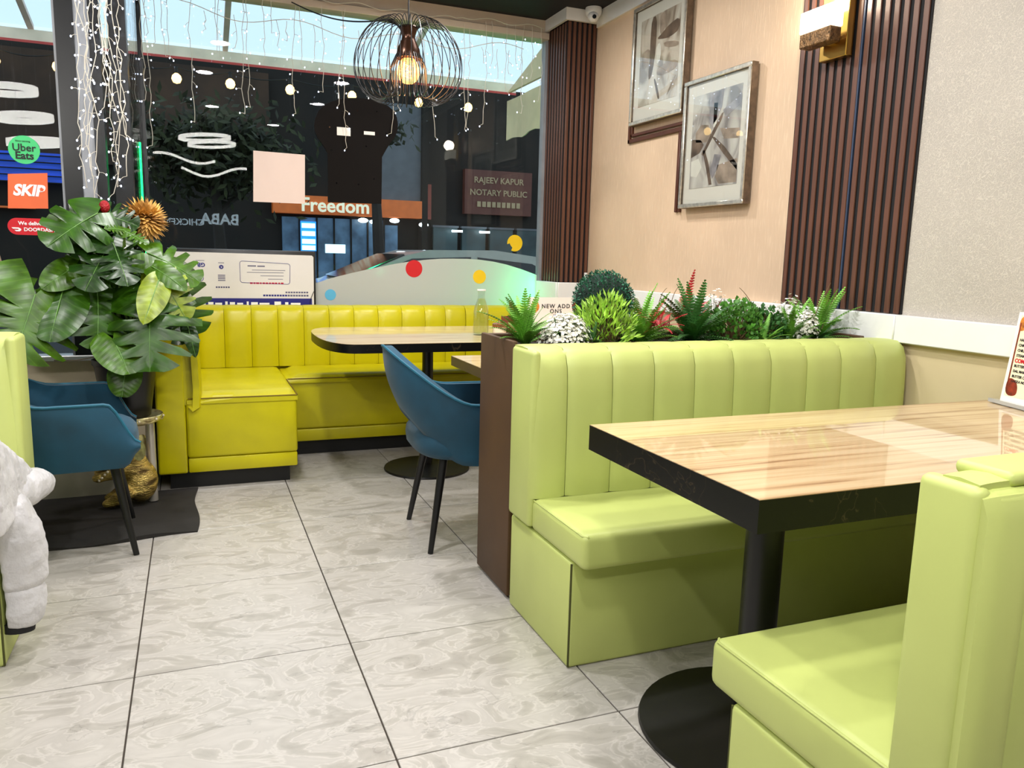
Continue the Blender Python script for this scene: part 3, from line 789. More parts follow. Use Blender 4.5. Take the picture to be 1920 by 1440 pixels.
# ================================================================== WALL ART, SCONCE, CCTV
def smooth_poly(pts, it=2):
    for _ in range(it):
        out = []
        for i in range(len(pts)):
            a = pts[i]; b_ = pts[(i + 1) % len(pts)]
            out += [(a[0] * .75 + b_[0] * .25, a[1] * .75 + b_[1] * .25), (a[0] * .25 + b_[0] * .75, a[1] * .25 + b_[1] * .75)]
        pts = out
    return pts
mat('wash_dark', (112, 92, 80), 0.3, var=0.25, vs=14)
mat('wash_mid', (158, 138, 124), 0.3, var=0.2, vs=14)
mat('wash_grey', (150, 142, 146), 0.3, var=0.2, vs=14)
mat('wash_light', (232, 224, 214), 0.3, var=0.03, vs=14)
STROKES_A = [('wash_dark', [(.28, .99), (.40, .99), (.42, .72), (.40, .50), (.33, .30), (.24, .29), (.27, .50), (.26, .75)]), ('wash_mid', [(.50, .99), (.64, .99), (.62, .78), (.52, .74), (.49, .85)]),
             ('wash_dark', [(.42, .72), (.56, .76), (.72, .82), (.99, .86), (.99, .72), (.78, .68), (.60, .69)]), ('wash_mid', [(.03, .62), (.26, .66), (.27, .52), (.16, .42), (.03, .46), (.05, .54)]),
             ('wash_light', [(.44, .66), (.54, .66), (.56, .50), (.47, .42), (.43, .52)]), ('wash_mid', [(.46, .36), (.70, .42), (.99, .40), (.99, .31), (.70, .28), (.48, .30)]),
             ('wash_mid', [(.60, .66), (.99, .60), (.99, .54), (.66, .58)]), ('wash_dark', [(.40, .27), (.44, .28), (.55, .10), (.58, .02), (.53, .03), (.48, .12)]),
             ('wash_mid', [(.94, .24), (.97, .24), (.78, .04), (.74, .05)])]
STROKES_B = [('wash_grey', [(.36, .99), (.64, .99), (.62, .82), (.52, .70), (.44, .64), (.36, .70)]), ('wash_mid', [(.08, .60), (.20, .68), (.36, .66), (.42, .56), (.34, .48), (.10, .50)]),
             ('wash_light', [(.45, .88), (.53, .87), (.52, .64), (.46, .62)]), ('wash_dark', [(.01, .54), (.20, .52), (.28, .46), (.20, .38), (.01, .34)]),
             ('wash_dark', [(.24, .36), (.28, .34), (.44, .50), (.62, .68), (.66, .76), (.62, .75), (.42, .56)]), ('wash_dark', [(.44, .53), (.50, .52), (.72, .40), (.99, .20), (.99, .14), (.70, .33)]), ('wash_mid', [(.60, .60), (.99, .56), (.99, .46), (.70, .48)]),
             ('wash_dark', [(.26, .40), (.31, .40), (.40, .26), (.47, .10), (.50, .02), (.44, .02), (.36, .20)]), ('wash_grey', [(.44, .16), (.52, .34), (.66, .32), (.60, .18), (.50, .08)]),
             ('wash_mid', [(.60, .22), (.99, .26), (.99, .02), (.64, .02), (.56, .10)]), ('wash_light', [(.02, .30), (.18, .32), (.26, .22), (.16, .12), (.03, .14)]),
             ('wash_grey', [(.64, .78), (.99, .90), (.99, .80), (.70, .70)])]
def picture(label, y0, y1, z0, z1, art_m, group, strokes):
    t = thing('framed_picture', label, 'picture', (WX, (y0 + y1) / 2, z0), 0, group)
    d0, d1 = WX - .012, WX - .055; fw = .022
    me = MB()
    for a in ((y0, y1, z0, z0 + fw), (y0, y1, z1 - fw, z1), (y0, y0 + fw, z0 + fw, z1 - fw), (y1 - fw, y1, z0 + fw, z1 - fw)):
        me = MB().box(d1 + .008, d0, *a)
        f = obj('frame_rail', me, 'frame_side', t)
        obj('silver_face', MB().rbox(d1, d1 + .008, a[0], a[1], a[2], a[3], .003, 1), 'silver_frame', f)
    obj('mount', MB().box(d1 + .018, d1 + .021, y0 + fw, y1 - fw, z0 + fw, z1 - fw), 'mat_board', t)
    obj('print', MB().box(d1 + .0165, d1 + .018, y0 + .075, y1 - .075, z0 + .10, z1 - .085), art_m, t)
    for col_, pts_ in strokes:
        yy = lambda a: y1 - .075 - a * (y1 - y0 - .15); zz = lambda c_: z0 + .10 + c_ * (z1 - z0 - .185)
        obj('brush_stroke', MB().prism(smooth_poly(pts_, 1 if art_m == 'print_a' else 0), lambda a, c_: (d1 + .0165, yy(a), zz(c_)), lambda a, c_: (d1 + .0160, yy(a), zz(c_))), col_, t)
    obj('glazing', MB().box(d1 + .009, d1 + .011, y0 + fw, y1 - fw, z0 + fw, z1 - fw), 'clear_glass', t)
picture('silver-framed abstract print hung higher and nearer the corner pillar', 2.135, 2.695, 1.985, 2.655, 'print_a', 'framed abstract prints', STROKES_A)
picture('silver-framed abstract print hung lower beside the sconce panel', 1.555, 2.112, 1.470, 2.132, 'print_b', 'framed abstract prints', STROKES_B)
YA, YB, ZA = 2.765, 2.205, 1.895
t = thing('wall_moulding', 'stepped dark brown moulding around the lower left of both framed prints', 'moulding', (WX, 2.4, 1.47))
for d, w_ in ((0, .024), (.034, .018)):
    obj('strip', MB().rbox(WX - .016, WX, YA - d - w_, YA - d, ZA + d, 2.60, .003, 1), 'moulding', t)
    obj('strip', MB().rbox(WX - .016, WX, 2.10, YA - d, ZA + d, ZA + d + w_, .003, 1), 'moulding', t)
    obj('strip', MB().rbox(WX - .016, WX, YB - d - w_, YB - d, 1.455, ZA + d, .003, 1), 'moulding', t)

t = thing('wall_sconce', 'brass wall sconce with glowing crystal block on the brown slat panel', 'lamp', (WX - .0125, 1.04, 2.03))
obj('back_plate', MB().rbox(WX - .05, WX - .0125, .965, 1.115, 2.03, 2.62, .003, 1), 'brass', t)
obj('arm', MB().box(2.62, WX - .05, 1.02, 1.06, 2.085, 2.10), 'brass', t)
obj('knob', MB().cyl((2.665, .955, 2.095), (2.665, .975, 2.095), .008, n=10), 'brass', t)
obj('metal_block', MB().rbox(2.60, 2.66, .965, 1.14, 2.078, 2.136, .004, 1), 'bronze_block', t)
obj('crystal_block', MB().rbox(2.597, 2.663, .962, 1.143, 2.136, 2.222, .006, 2), 'crystal_lit', t)
sl = bpy.data.lights.new('sconce_glow', 'POINT'); sl.energy = 9; sl.color = (1, .86, .66); sl.shadow_soft_size = .05
so_ = bpy.data.objects.new('sconce_glow', sl); so_.location = (2.615, 1.055, 2.27); C.objects.link(so_)

t = thing('security_camera', 'white dome security camera under the ceiling on the corner pillar', 'camera', (2.66, 3.17, CEIL))
obj('housing', MB().lathe([(.052, 0), (.054, -.012), (.05, -.04), (.04, -.055), (0, -.058)], (2.66, 3.17, CEIL - .002), 28), 'cctv_white', t)
eye = MB().ell((2.648, 3.148, CEIL - .062), (.036, .036, .036), nu=20, nv=12)
eo = obj('eyeball', eye, 'cctv_white', t)
obj('lens', MB().cyl((2.640, 3.118, CEIL - .070), (2.637, 3.110, CEIL - .072), .013, n=16), 'lens_black', eo)

# ================================================================== PENDANT LAMP
LX, LY = 1.262, 2.5
t = thing('pendant_lamp', 'black wire cage pendant lamp with glowing orange bulb', 'lamp', (LX, LY, 2.05))
obj('cord', MB().cyl((LX, LY, 2.32), (LX, LY, CEIL), .004, n=8), 'cord_black', t)
obj('socket', MB().lathe([(.0, 2.335), (.046, 2.335), (.048, 2.33), (.036, 2.295), (.034, 2.285), (.036, 2.27), (.058, 2.225), (.064, 2.19), (.064, 2.178), (.058, 2.178), (0, 2.20)], (LX, LY, 0), 28), 'lamp_copper', t)
bl = obj('bulb', MB().lathe([(.0, 2.055), (.025, 2.058), (.046, 2.075), (.058, 2.105), (.057, 2.13), (.045, 2.16), (.03, 2.178), (.0, 2.18)], (LX, LY, 0), 24), 'bulb_glass', t)
fp = []
for i in range(40):
    a = i / 39; r_ = .016 + .010 * math.sin(a * 9)
    fp.append((LX + r_ * math.cos(a * 16), LY + r_ * math.sin(a * 16), 2.085 + .075 * a))
obj('filament', MB().tube(fp, .0028, 5), 'filament', bl)
pl = bpy.data.lights.new('pendant_glow', 'POINT'); pl.energy = 6; pl.color = (1, .62, .30); pl.shadow_soft_size = .05
po = bpy.data.objects.new('pendant_glow', pl); po.location = (LX, LY, 2.115); C.objects.link(po)
prof = [(.046, 2.325), (.075, 2.352), (.125, 2.362), (.185, 2.335), (.24, 2.27), (.272, 2.185), (.275, 2.10), (.25, 2.03), (.20, 1.982), (.15, 1.965), (.115, 1.985), (.098, 2.03), (.095, 2.09), (.09, 2.135), (.075, 2.17), (.05, 2.225), (.038, 2.262)]
def smooth_prof(pr, k=3):
    out = []
    for i in range(len(pr) - 1):
        p0 = pr[max(i - 1, 0)]; p1 = pr[i]; p2 = pr[i + 1]; p3 = pr[min(i + 2, len(pr) - 1)]
        for j in range(k):
            u = j / k
            out.append(tuple(.5 * (2 * p1[c] + (p2[c] - p0[c]) * u + (2 * p0[c] - 5 * p1[c] + 4 * p2[c] - p3[c]) * u * u + (-p0[c] + 3 * p1[c] - 3 * p2[c] + p3[c]) * u ** 3) for c in (0, 1)))
    return out + [pr[-1]]
sp_ = smooth_prof(prof, 3)
wire_me = MB().tube([(r_, 0, z) for r_, z in sp_], .0022, 5).mesh('wire', 'wire_black')
for i in range(32):
    wv = link('wire', wire_me, t); wv.matrix_parent_inverse = t.matrix_basis.inverted()
    wv.location = (LX, LY, 0); wv.rotation_euler = (0, 0, 2 * math.pi * i / 32)

# black cable slung to the pendant from the header
cb = []
for i in range(21):
    u = i / 20; cb.append((.80 + (LX - .80 - .08) * u, 3.50 - (3.50 - LY) * u, 2.66 - .30 * u - .05 * math.sin(math.pi * u)))
tag(obj('ceiling_cable', MB().tube(cb, .004, 6), 'cord_black'), 'thin black cable sagging from the window header to the pendant lamp', 'cable')

# ================================================================== ON THE WINDOW
GY = YW - .008
def on_glass(name, poly, m, label, cat, y=GY, th=.003, group=None):
    o = obj(name, MB().prism(poly, lambda x, z: (x, y, z), lambda x, z: (x, y - th, z)), m)
    return tag(o, label, cat, group)
def disc_poly(x, z, r, n=40): return [(x + r * math.cos(2 * math.pi * i / n), z + r * math.sin(2 * math.pi * i / n)) for i in range(n)]
on_glass('paper_sheet', [(.563, 1.792), (.874, 1.788), (.869, 1.485), (.555, 1.483)], 'paper_pink', 'blank pale pink square sheet stuck on the window glass', 'paper')
def smooth_poly(pts, it=2):
    for _ in range(it):
        out = []
        for i in range(len(pts)):
            a = pts[i]; b_ = pts[(i + 1) % len(pts)]
            out += [(a[0] * .75 + b_[0] * .25, a[1] * .75 + b_[1] * .25), (a[0] * .25 + b_[0] * .75, a[1] * .25 + b_[1] * .75)]
        pts = out
    return pts
bp_ = [(1.006, 1.498), (1.349, 1.505), (1.353, 1.80)] + smooth_poly([(1.353, 1.80), (1.395, 1.875), (1.452, 1.95), (1.460, 2.035), (1.42, 2.115), (1.30, 2.150), (1.171, 2.155), (1.05, 2.125), (.960, 2.07), (.922, 1.985), (.930, 1.91), (.985, 1.84), (1.006, 1.80)], 1)[1:-2] + [(1.006, 1.80)]
t = thing('bread_sign', 'dark brown back of a bread-slice shaped sign hanging in the window', 'sign', (1.17, GY - .06, 1.5))
obj('board', MB().prism(bp_, lambda x, z: (x, GY - .045, z), lambda x, z: (x, GY - .065, z)), 'bread_board', t)
obj('label_sticker', MB().box(1.065, 1.150, GY - .067, GY - .065, 1.915, 1.965), 'paper', t)
obj('label_sticker', MB().box(1.236, 1.306, GY - .067, GY - .065, 1.932, 1.953), 'paper', t)
for x, z in ((1.02, 1.96), (1.03, 1.82), (1.06, 1.62), (1.20, 1.62), (1.30, 1.66), (1.25, 1.86), (1.38, 1.95), (1.1, 2.06), (1.32, 2.08)):
    obj('screw', MB().cyl((x, GY - .067, z), (x, GY - .065, z), .005, n=8), 'lens_black', t)
for x in (1.08, 1.27):
    obj('hook', MB().tube([(x, GY - .05, 2.14), (x, GY - .05, 2.17), (x, GY + .0, 2.18)], .004, 6), 'alu', t)
# frosted hill-shaped film and colour dots
dec = [(.90, .60), (.90, .975), (.942, .987), (1.024, 1.015), (1.163, 1.052), (1.305, 1.086), (1.45, 1.117), (1.56, 1.136), (1.672, 1.150), (1.77, 1.159), (1.862, 1.162), (1.96, 1.163), (2.057, 1.159), (2.16, 1.148), (2.258, 1.130), (2.38, 1.098), (2.501, 1.058), (2.501, .60)]
on_glass('frosted_film', dec, 'frost_film', 'frosted hill-shaped film along the bottom of the front window', 'window film', th=.001)
for x, z, r_, m_, l_ in ((1.586, 1.088, .058, 'dot_red', 'red dot sticker on the edge of the frosted film'), (1.023, .908, .036, 'dot_blue', 'light blue dot sticker low on the frosted film'),
                         (2.059, 1.040, .048, 'dot_yellow', 'yellow dot sticker on the frosted film above the bottle'), (2.321, 1.281, .058, 'dot_yellow', 'yellow dot sticker on clear glass near the pillar with a torn edge')):
    pp = disc_poly(x, z, r_)
    if z > 1.2: pp = [(a + (.016 if 22 <= i <= 26 else 0), c + (.016 if 22 <= i <= 26 else 0)) for i, (a, c) in enumerate(pp)]
    on_glass('dot_sticker', pp, m_, l_, 'sticker', y=GY - .001, th=.002, group='dot stickers on the front window')

# delivery stickers on the left pane
SY = YL + .028
def sticker(name, poly, m, label):
    t = thing(name, label, 'sticker', (poly[0][0], SY, poly[0][1]), 0, 'delivery stickers on the left pane')
    obj('backing', MB().prism(poly, lambda x, z: (x, SY, z), lambda x, z: (x, SY - .002, z)), m, t)
    return t
t = sticker('round_sticker', disc_poly(-.482, 1.597, .061), 'sticker_green', 'green round food delivery sticker reading Uber Eats')
text('lettering', 'Uber', .044, 'ink', FACE_S(-.482, SY - .003, 1.605), t, bold=.0006)
text('lettering', 'Eats', .044, 'ink', FACE_S(-.482, SY - .003, 1.571), t, bold=.0012)
text('lettering', 'Now serving', .011, 'ink', FACE_S(-.485, SY - .003, 1.634), t)
t = sticker('square_sticker', [(-.551, 1.489), (-.398, 1.502), (-.404, 1.346), (-.560, 1.340)], 'sticker_orange', 'orange square delivery sticker reading SKIP')
text('lettering', 'SKIP', .066, 'ink_white', FACE_S(-.478, SY - .003, 1.42), t, bold=.003, shear=.25, sx=.95)
lf = []
for i in range(20):
    a = 2 * math.pi * i / 20 + math.pi / 2; r_ = .012 * (1 if i % 4 == 0 else .62 if i % 2 == 0 else .5); lf.append((-.424 + r_ * math.cos(a), 1.428 + r_ * math.sin(a)))
obj('maple_leaf', MB().prism(lf, lambda x, z: (x, SY - .0042, z), lambda x, z: (x, SY - .0046, z)), 'sticker_orange', t)
pill = [(-.530 + .037 * math.cos(math.pi / 2 + math.pi * i / 14), 1.263 + .037 * math.sin(math.pi / 2 + math.pi * i / 14)) for i in range(15)] + [(-.37 + .037 * math.cos(-math.pi / 2 + math.pi * i / 14), 1.263 + .037 * math.sin(-math.pi / 2 + math.pi * i / 14)) for i in range(15)]
t = sticker('pill_sticker', pill, 'sticker_red', 'red pill-shaped sticker reading We deliver, half behind the monstera')
text('lettering', 'We deliver', .022, 'ink_white', FACE_S(-.475, SY - .003, 1.277), t, bold=.0006)
text('lettering', 'DOORDASH', .022, 'ink_white', FACE_S(-.505, SY - .003, 1.250), t, bold=.0006, align='LEFT')
obj('emblem', MB().prism([(-.552, 1.258), (-.524, 1.258), (-.515, 1.252), (-.515, 1.246), (-.522, 1.241), (-.535, 1.241), (-.541, 1.247), (-.527, 1.247), (-.524, 1.25), (-.527, 1.252), (-.546, 1.252)], lambda x, z: (x, SY - .003, z), lambda x, z: (x, SY - .0036, z)), 'ink_white', t)

# television behind the yellow bench, upside down, protective film still on
t = thing('television', 'upside-down television with white printed protective film leaning behind the yellow bench', 'television', (.53, 3.52, .60))
ty = 3.505
obj('housing', MB().rbox(.05, .918, ty, ty + .04, .62, 1.187, .006, 2), 'tv_black', t)
obj('film', MB().prism([(.06, .63), (.905, .63), (.905, 1.150), (.895, 1.160), (.06, 1.166)], lambda x, z: (x, ty - .0005, z), lambda x, z: (x, ty, z)), 'tv_film', t)
FLIP = lambda x, z: frame((x, ty - .001, z), (-1, 0, 0), (0, 0, -1), (0, -1, 0))
text('lettering', 'GB', .034, 'ink_blue', FLIP(.238, 1.105 - .015), t, bold=.0012)
obj('emblem', MB().tube([(.232 + .016 * math.cos(2 * math.pi * i / 20), ty - .001, 1.008 + .016 * math.sin(2 * math.pi * i / 20)) for i in range(20)], .002, 4, True), 'ink_blue', t)
text('lettering', '6', .018, 'ink_blue', FLIP(.232, 1.008), t)
obj('emblem', MB().prism(disc_poly(.352, 1.078, .013, 16), lambda x, z: (x, ty - .0012, z), lambda x, z: (x, ty - .0006, z)), 'ink_blue', t)
text('lettering', 'K', .016, 'ink_white', FLIP(.352, 1.078) @ Matrix.Translation((0, 0, .0006)), t)
def lines(x, z, w, n, dz, h, m_):
    for i in range(n):
        obj('print_line', MB().box(x - w / 2, x + w / 2, ty - .0011, ty - .0006, z - i * dz - h / 2, z - i * dz + h / 2), m_, t)
lines(.352, 1.103, .034, 1, .01, .0035, 'ink_grey'); lines(.352, 1.028, .042, 4, .0105, .0055, 'ink_grey'); lines(.232, 1.115, .05, 1, .01, .0025, 'ink_grey')
for k in range(6): lines(.322 + .014 * k, .955, .010, 1, .01, .010, 'ink_grey')
rr = []
for cx, cz, a0 in ((.745, 1.090, 0), (.475, 1.102, 90), (.475, 1.0, 180), (.742, .992, 270)):
    for i in range(5):
        a = R(a0 + i * 22.5); rr.append((cx + .015 * math.cos(a), ty - .001, cz + .015 * math.sin(a)))
obj('print_box', MB().tube(rr, .0016, 4, True), 'ink_blue', t)
lines(.53, 1.088, .05, 1, .01, .007, 'ink_grey'); lines(.585, 1.087, .045, 1, .01, .007, 'ink_grey')
lines(.63, 1.063, .20, 1, .012, .003, 'ink_grey'); lines(.61, 1.048, .22, 1, .012, .003, 'ink_grey'); lines(.65, 1.028, .14, 1, .012, .003, 'ink_grey'); lines(.67, 1.008, .09, 1, .012, .003, 'ink_grey')
for k, w_ in enumerate((.016, .012, .018, .010, .014, .014, .012, .016, .014, .010, .016)): lines(.525 + .0185 * k, .982, w_, 1, .01, .010, 'ink_red')
for k in range(9): lines(.735 + .016 * k, .926, .012, 1, .01, .010, 'ink_grey')
for k in range(17): lines(.60 + .0165 * k, .906, .013, 1, .01, .011, 'ink_blue' if k < 9 else 'ink_grey')
obj('print_band', MB().rbox(.14, .892, ty - .0014, ty - .0006, .66, .888, .0003, 1), 'ink_blue', t)
for k, (x_, w_) in enumerate(((.235, .04), (.285, .03), (.33, .04), (.375, .014), (.41, .03), (.455, .035), (.50, .012), (.54, .04), (.60, .06), (.68, .04), (.735, .02), (.79, .06))):
    obj('print_block', MB().rbox(x_ - w_ / 2, x_ + w_ / 2, ty - .0020, ty - .0014, .79, .868 - .004 * (k % 3), .0002, 1), 'ink_white', t)
obj('cable', MB().tube([(.912, ty - .004, .945), (.90, ty - .006, .925), (.885, ty - .006, .89), (.88, ty - .006, .86)], .002, 5), 'cord_black', t)

# ================================================================== TABLE THINGS
bx, by, bz = 1.645, 2.385, .757
t = thing('water_bottle', 'swing-top glass bottle of lemon water on the rounded table', 'bottle', (bx, by, bz))
pr = [(.0, .0), (.040, .0), (.043, .006), (.043, .115), (.038, .150), (.026, .185), (.019, .205), (.018, .228), (.021, .232), (.021, .240)]
obj('glass_body', MB().lathe(pr + [(.018, .240), (.0155, .228), (.0165, .205), (.0235, .185), (.0355, .148), (.0405, .113), (.0405, .008), (.0, .006)], (bx, by, bz), 32), 'clear_glass', t)
obj('lemon_water', MB().lathe([(.0, .0085), (.039, .010), (.039, .112), (.034, .147), (.022, .183), (.016, .198), (.0, .198)], (bx, by, bz), 28), 'lemon_clear', t)
obj('lid', MB().lathe([(.0, .241), (.024, .241), (.025, .244), (.024, .249), (.0, .250)], (bx, by, bz), 24), 'glass_white', t)
t = thing('condiment_caddy', 'dark red wooden cutlery caddy on the rounded table behind the fern', 'caddy', (1.86, 2.42, bz))
for a in ((1.80, 1.92, 2.36, 2.366), (1.80, 1.92, 2.474, 2.48), (1.80, 1.806, 2.366, 2.474), (1.914, 1.92, 2.366, 2.474)):
    obj('side', MB().box(a[0], a[1], a[2], a[3], bz, bz + .095), 'caddy_red', t)
for k, (dx, dz) in enumerate(((-.02, .06), (.015, .045), (.03, .02))):
    tag(obj('wooden_spoon', MB().tube([(1.85 + .02 * k, 2.42, bz + .005), (1.85 + .02 * k + dx, 2.42, bz + .12 + dz)], [.005, .009], 8), 'stick_wood'),
        ['tallest wooden stick leaning in the dark red caddy', 'middle wooden stick standing in the dark red caddy', 'shortest wooden stick in the dark red caddy'][k], 'utensil', 'sticks in the caddy')
t = thing('candle_jar', 'small cream candle jar with copper lid beside the caddy', 'jar', (1.745, 2.36, bz))
obj('body', MB().lathe([(.0, 0), (.036, 0), (.038, .004), (.038, .045), (.0, .045)], (1.745, 2.36, bz), 24), 'candle_white', t)
obj('lid', MB().lathe([(.0, .0452), (.040, .0452), (.040, .062), (.034, .066), (.012, .067), (.009, .078), (.0, .079)], (1.745, 2.36, bz), 24), 'copper_lid', t)
# add-ons menu card in stand
t = thing('menu_card', 'white menu card reading NEW ADD ONS standing behind the ferns', 'menu', (2.195, 2.60, bz))
obj('card', MB().box(2.01, 2.38, 2.60, 2.604, bz + .004, bz + .195), 'paper', t)
obj('stand', MB().rbox(2.005, 2.385, 2.58, 2.63, bz, bz + .006, .002, 1), 'acrylic', t)
text('lettering', 'NEW ADD', .034, 'ink', FACE_S(2.195, 2.5985, bz + .142), t, bold=.0004, space=1.25)
text('lettering', 'ONS', .034, 'ink', FACE_S(2.195, 2.5985, bz + .112), t, bold=.0004, space=1.25)
text('lettering', 'Menu', .022, 'ink_grey', FACE_S(2.20, 2.5985, bz + .086), t, shear=.35)
obj('food_photo', MB().prism(smooth_poly([(2.033, bz + .165), (2.08, bz + .168), (2.09, bz + .13), (2.06, bz + .10), (2.033, bz + .09)], 2), lambda x, z: (x, 2.5985, z), lambda x, z: (x, 2.5995, z)), 'food_orange', t)
obj('food_photo', MB().prism(smooth_poly([(2.357, bz + .165), (2.307, bz + .168), (2.297, bz + .13), (2.327, bz + .10), (2.357, bz + .09)], 2), lambda x, z: (x, 2.5985, z), lambda x, z: (x, 2.5995, z)), 'food_brown', t)
# combo menu on the near table, facing the aisle
t = thing('menu_stand', 'cream combo menu in an acrylic stand at the wall end of the near table', 'menu', (2.655, .03, .745))
mo = Vector((2.668, .112, .745)); ax = Vector((-.27, -.963, 0)).normalized(); up = Vector((.10, -.03, .99)).normalized()
nrm = ax.cross(up); nrm.normalize()
def q(u, v, d=0): return mo + ax * u + up * v + nrm * d
def plate(u0, u1, v0, v1, d0, d1): 
    return MB().prism([(u0, v0), (u1, v0), (u1, v1), (u0, v1)], lambda u, v: q(u, v, d0), lambda u, v: q(u, v, d1))
obj('acrylic_panel', plate(.0, .215, .012, .305, -.003, 0), 'paper', t)
obj('base_bar', MB().prism([(-.015, -.02), (.225, -.02), (.225, .03), (-.015, .03)], lambda u, d: mo + ax * u + nrm * d, lambda u, d: mo + ax * u + nrm * d + Vector((0, 0, .012))), 'acrylic', t)
obj('menu_sheet', plate(.014, .205, .030, .295, .0004, .0010), 'menu_cream', t)
obj('border_band', plate(.016, .022, .06, .27, .0012, .0016), 'food_brown', t)
Mq = lambda u, v: frame(q(u, v, .0014), ax, up, nrm)
obj('food_photo', MB().prism(smooth_poly([(.014, .293), (.060, .293), (.058, .262), (.035, .245), (.014, .243)], 2), lambda u, v: q(u, v, .0016), lambda u, v: q(u, v, .0012)), 'food_orange', t)
obj('food_photo', MB().prism(smooth_poly([(.014, .090), (.050, .086), (.066, .062), (.064, .032), (.014, .032)], 2), lambda u, v: q(u, v, .0016), lambda u, v: q(u, v, .0012)), 'food_brown', t)
for s_, v in (('HAKKA NOODLES', .215), ('CHICKEN NOODLES', .198), ('CHILLI MOMOS', .181), ('STEAM MOMOS', .164)):
    text('lettering', s_, .012, 'ink', Mq(.030, v), t, align='LEFT', bold=.0003)
text('lettering', 'COMBO', .018, 'ink_red', Mq(.028, .147), t, align='LEFT', bold=.0006)
for s_, v in (('BUTTER PANEER -RICE', .130), ('DAL MAKHNI -RICE', .113), ('BUTTER CHICKEN -RICE', .096), ('HAKKA NOODLES- MANCHURIAN', .080)):
    text('lettering', s_, .012, 'ink', Mq(.030, v), t, align='LEFT', bold=.0003)

# ================================================================== MAT, STAND, POT, MONSTERA
mp_ = [(-.55, 1.70), (-.38, 1.675), (-.2, 1.70), (-.02, 1.735), (.158, 1.765), (.165, 2.0), (.17, 2.30), (.178, 2.425), (-.1, 2.43), (-.55, 2.43)]
vs = []; nx_, ny_ = 26, 20
mbm = MB()
for j in range(ny_ + 1):
    for i in range(nx_ + 1):
        u = i / nx_; v = j / ny_
        x = -.56 + .73 * u; y = (1.69 + .075 * u + .012 * math.sin(u * 9)) * (1 - v) + 2.43 * v
        x += .010 * math.sin(v * 7) * (u > .9)
        vs.append((x, y, .006 + .006 * (1 + math.sin(u * 11 + v * 3)) * (.4 + .6 * (1 - v)) * (.3 + .7 * (v < .98))))
o_ = len(vs); vs2 = [(x, y, .001) for x, y, z in vs]
fs = [(j * (nx_ + 1) + i, j * (nx_ + 1) + i + 1, (j + 1) * (nx_ + 1) + i + 1, (j + 1) * (nx_ + 1) + i) for j in range(ny_) for i in range(nx_)]
fs2 = [tuple(reversed([k + o_ for k in f])) for f in fs]
edge = [i for i in range(nx_ + 1)] + [j * (nx_ + 1) + nx_ for j in range(1, ny_ + 1)] + [ny_ * (nx_ + 1) + i for i in range(nx_ - 1, -1, -1)] + [j * (nx_ + 1) for j in range(ny_ - 1, 0, -1)]
fs3 = [(edge[i], edge[(i + 1) % len(edge)], edge[(i + 1) % len(edge)] + o_, edge[i] + o_) for i in range(len(edge))]
mbm.add(vs + vs2, fs + fs2 + fs3)
tag(obj('rubber_mat', mbm, 'rubber_mat'), 'black wavy rubber mat on the floor under the golden elephant stand', 'mat')

PX, PY = -.105, 2.215
t = thing('elephant_stand', 'golden elephant statue plant stand holding a round tray', 'statue', (PX, PY, .018))
Z0 = .018
def body_remesh(name, mb, m, parent, vox=.007, sm_=4):
    o = obj(name, mb, m, parent, angle=180)
    r_ = o.modifiers.new('remesh', 'REMESH'); r_.mode = 'VOXEL'; r_.voxel_size = vox; r_.use_smooth_shade = True
    s_ = o.modifiers.new('smooth', 'SMOOTH'); s_.iterations = sm_; s_.factor = .6
    return o
bd = MB()
bd.ell((PX + .035, PY, Z0 + .105), (.078, .075, .10), nu=20, nv=14)              # rump
bd.ell((PX + .015, PY, Z0 + .175), (.062, .062, .075), nu=20, nv=14)             # chest
bd.ell((PX - .005, PY, Z0 + .245), (.045, .048, .048), nu=20, nv=14)             # head
for sy in (-1, 1):
    bd.tube([(PX + .0, PY + sy * .05, Z0 + .08), (PX - .04, PY + sy * .055, Z0 + .05), (PX - .085, PY + sy * .05, Z0 + .022)], [.04, .034, .026], 12)   # hind legs forward
    bd.ell((PX - .093, PY + sy * .05, Z0 + .021), (.030, .026, .021))
    bd.tube([(PX - .015, PY + sy * .045, Z0 + .19), (PX - .06, PY + sy * .05, Z0 + .155), (PX - .115, PY + sy * .045, Z0 + .145)], [.03, .026, .02], 12)  # fore legs
    bd.ell((PX - .128, PY + sy * .045, Z0 + .142), (.030, .024, .022))
bd.tube([(PX - .03, PY, Z0 + .255), (PX - .055, PY, Z0 + .285), (PX - .045, PY, Z0 + .33), (PX - .015, PY, Z0 + .37), (PX + .005, PY, Z0 + .39)], [.026, .022, .019, .016, .015], 12)  # raised trunk
body_remesh('body', bd, 'gold', t)
for sy in (-1, 1):
    ear = smooth_poly([(.0, .03), (.05, .06), (.075, .02), (.065, -.03), (.03, -.045), (.0, -.02)], 2)
    obj('ear', MB().prism(ear, lambda a, z: (PX + .01 + a * .8, PY + sy * (.045 + a * .25), Z0 + .255 + z), lambda a, z: (PX + .012 + a * .8, PY + sy * (.055 + a * .25), Z0 + .255 + z)), 'gold_light', t)
    obj('tusk', MB().tube([(PX - .04, PY + sy * .022, Z0 + .235), (PX - .07, PY + sy * .026, Z0 + .228), (PX - .09, PY + sy * .026, Z0 + .24)], [.008, .006, .002], 8), 'pearl', t)
bead = MB().ell((0, 0, 0), (.006, .006, .006), nu=10, nv=6).mesh('bead', 'pearl')
for k in range(5):
    b_ = link('bead', bead, t); b_.matrix_parent_inverse = t.matrix_basis.inverted(); b_.location = (PX - .125 + .012 * k, PY - .068 - .004 * (k % 2), Z0 + .135 + .013 * k)
obj('post', MB().cyl((PX + .085, PY + .04, .012), (PX + .085, PY + .04, .40), .022, .020, 16), 'silver_post', t)
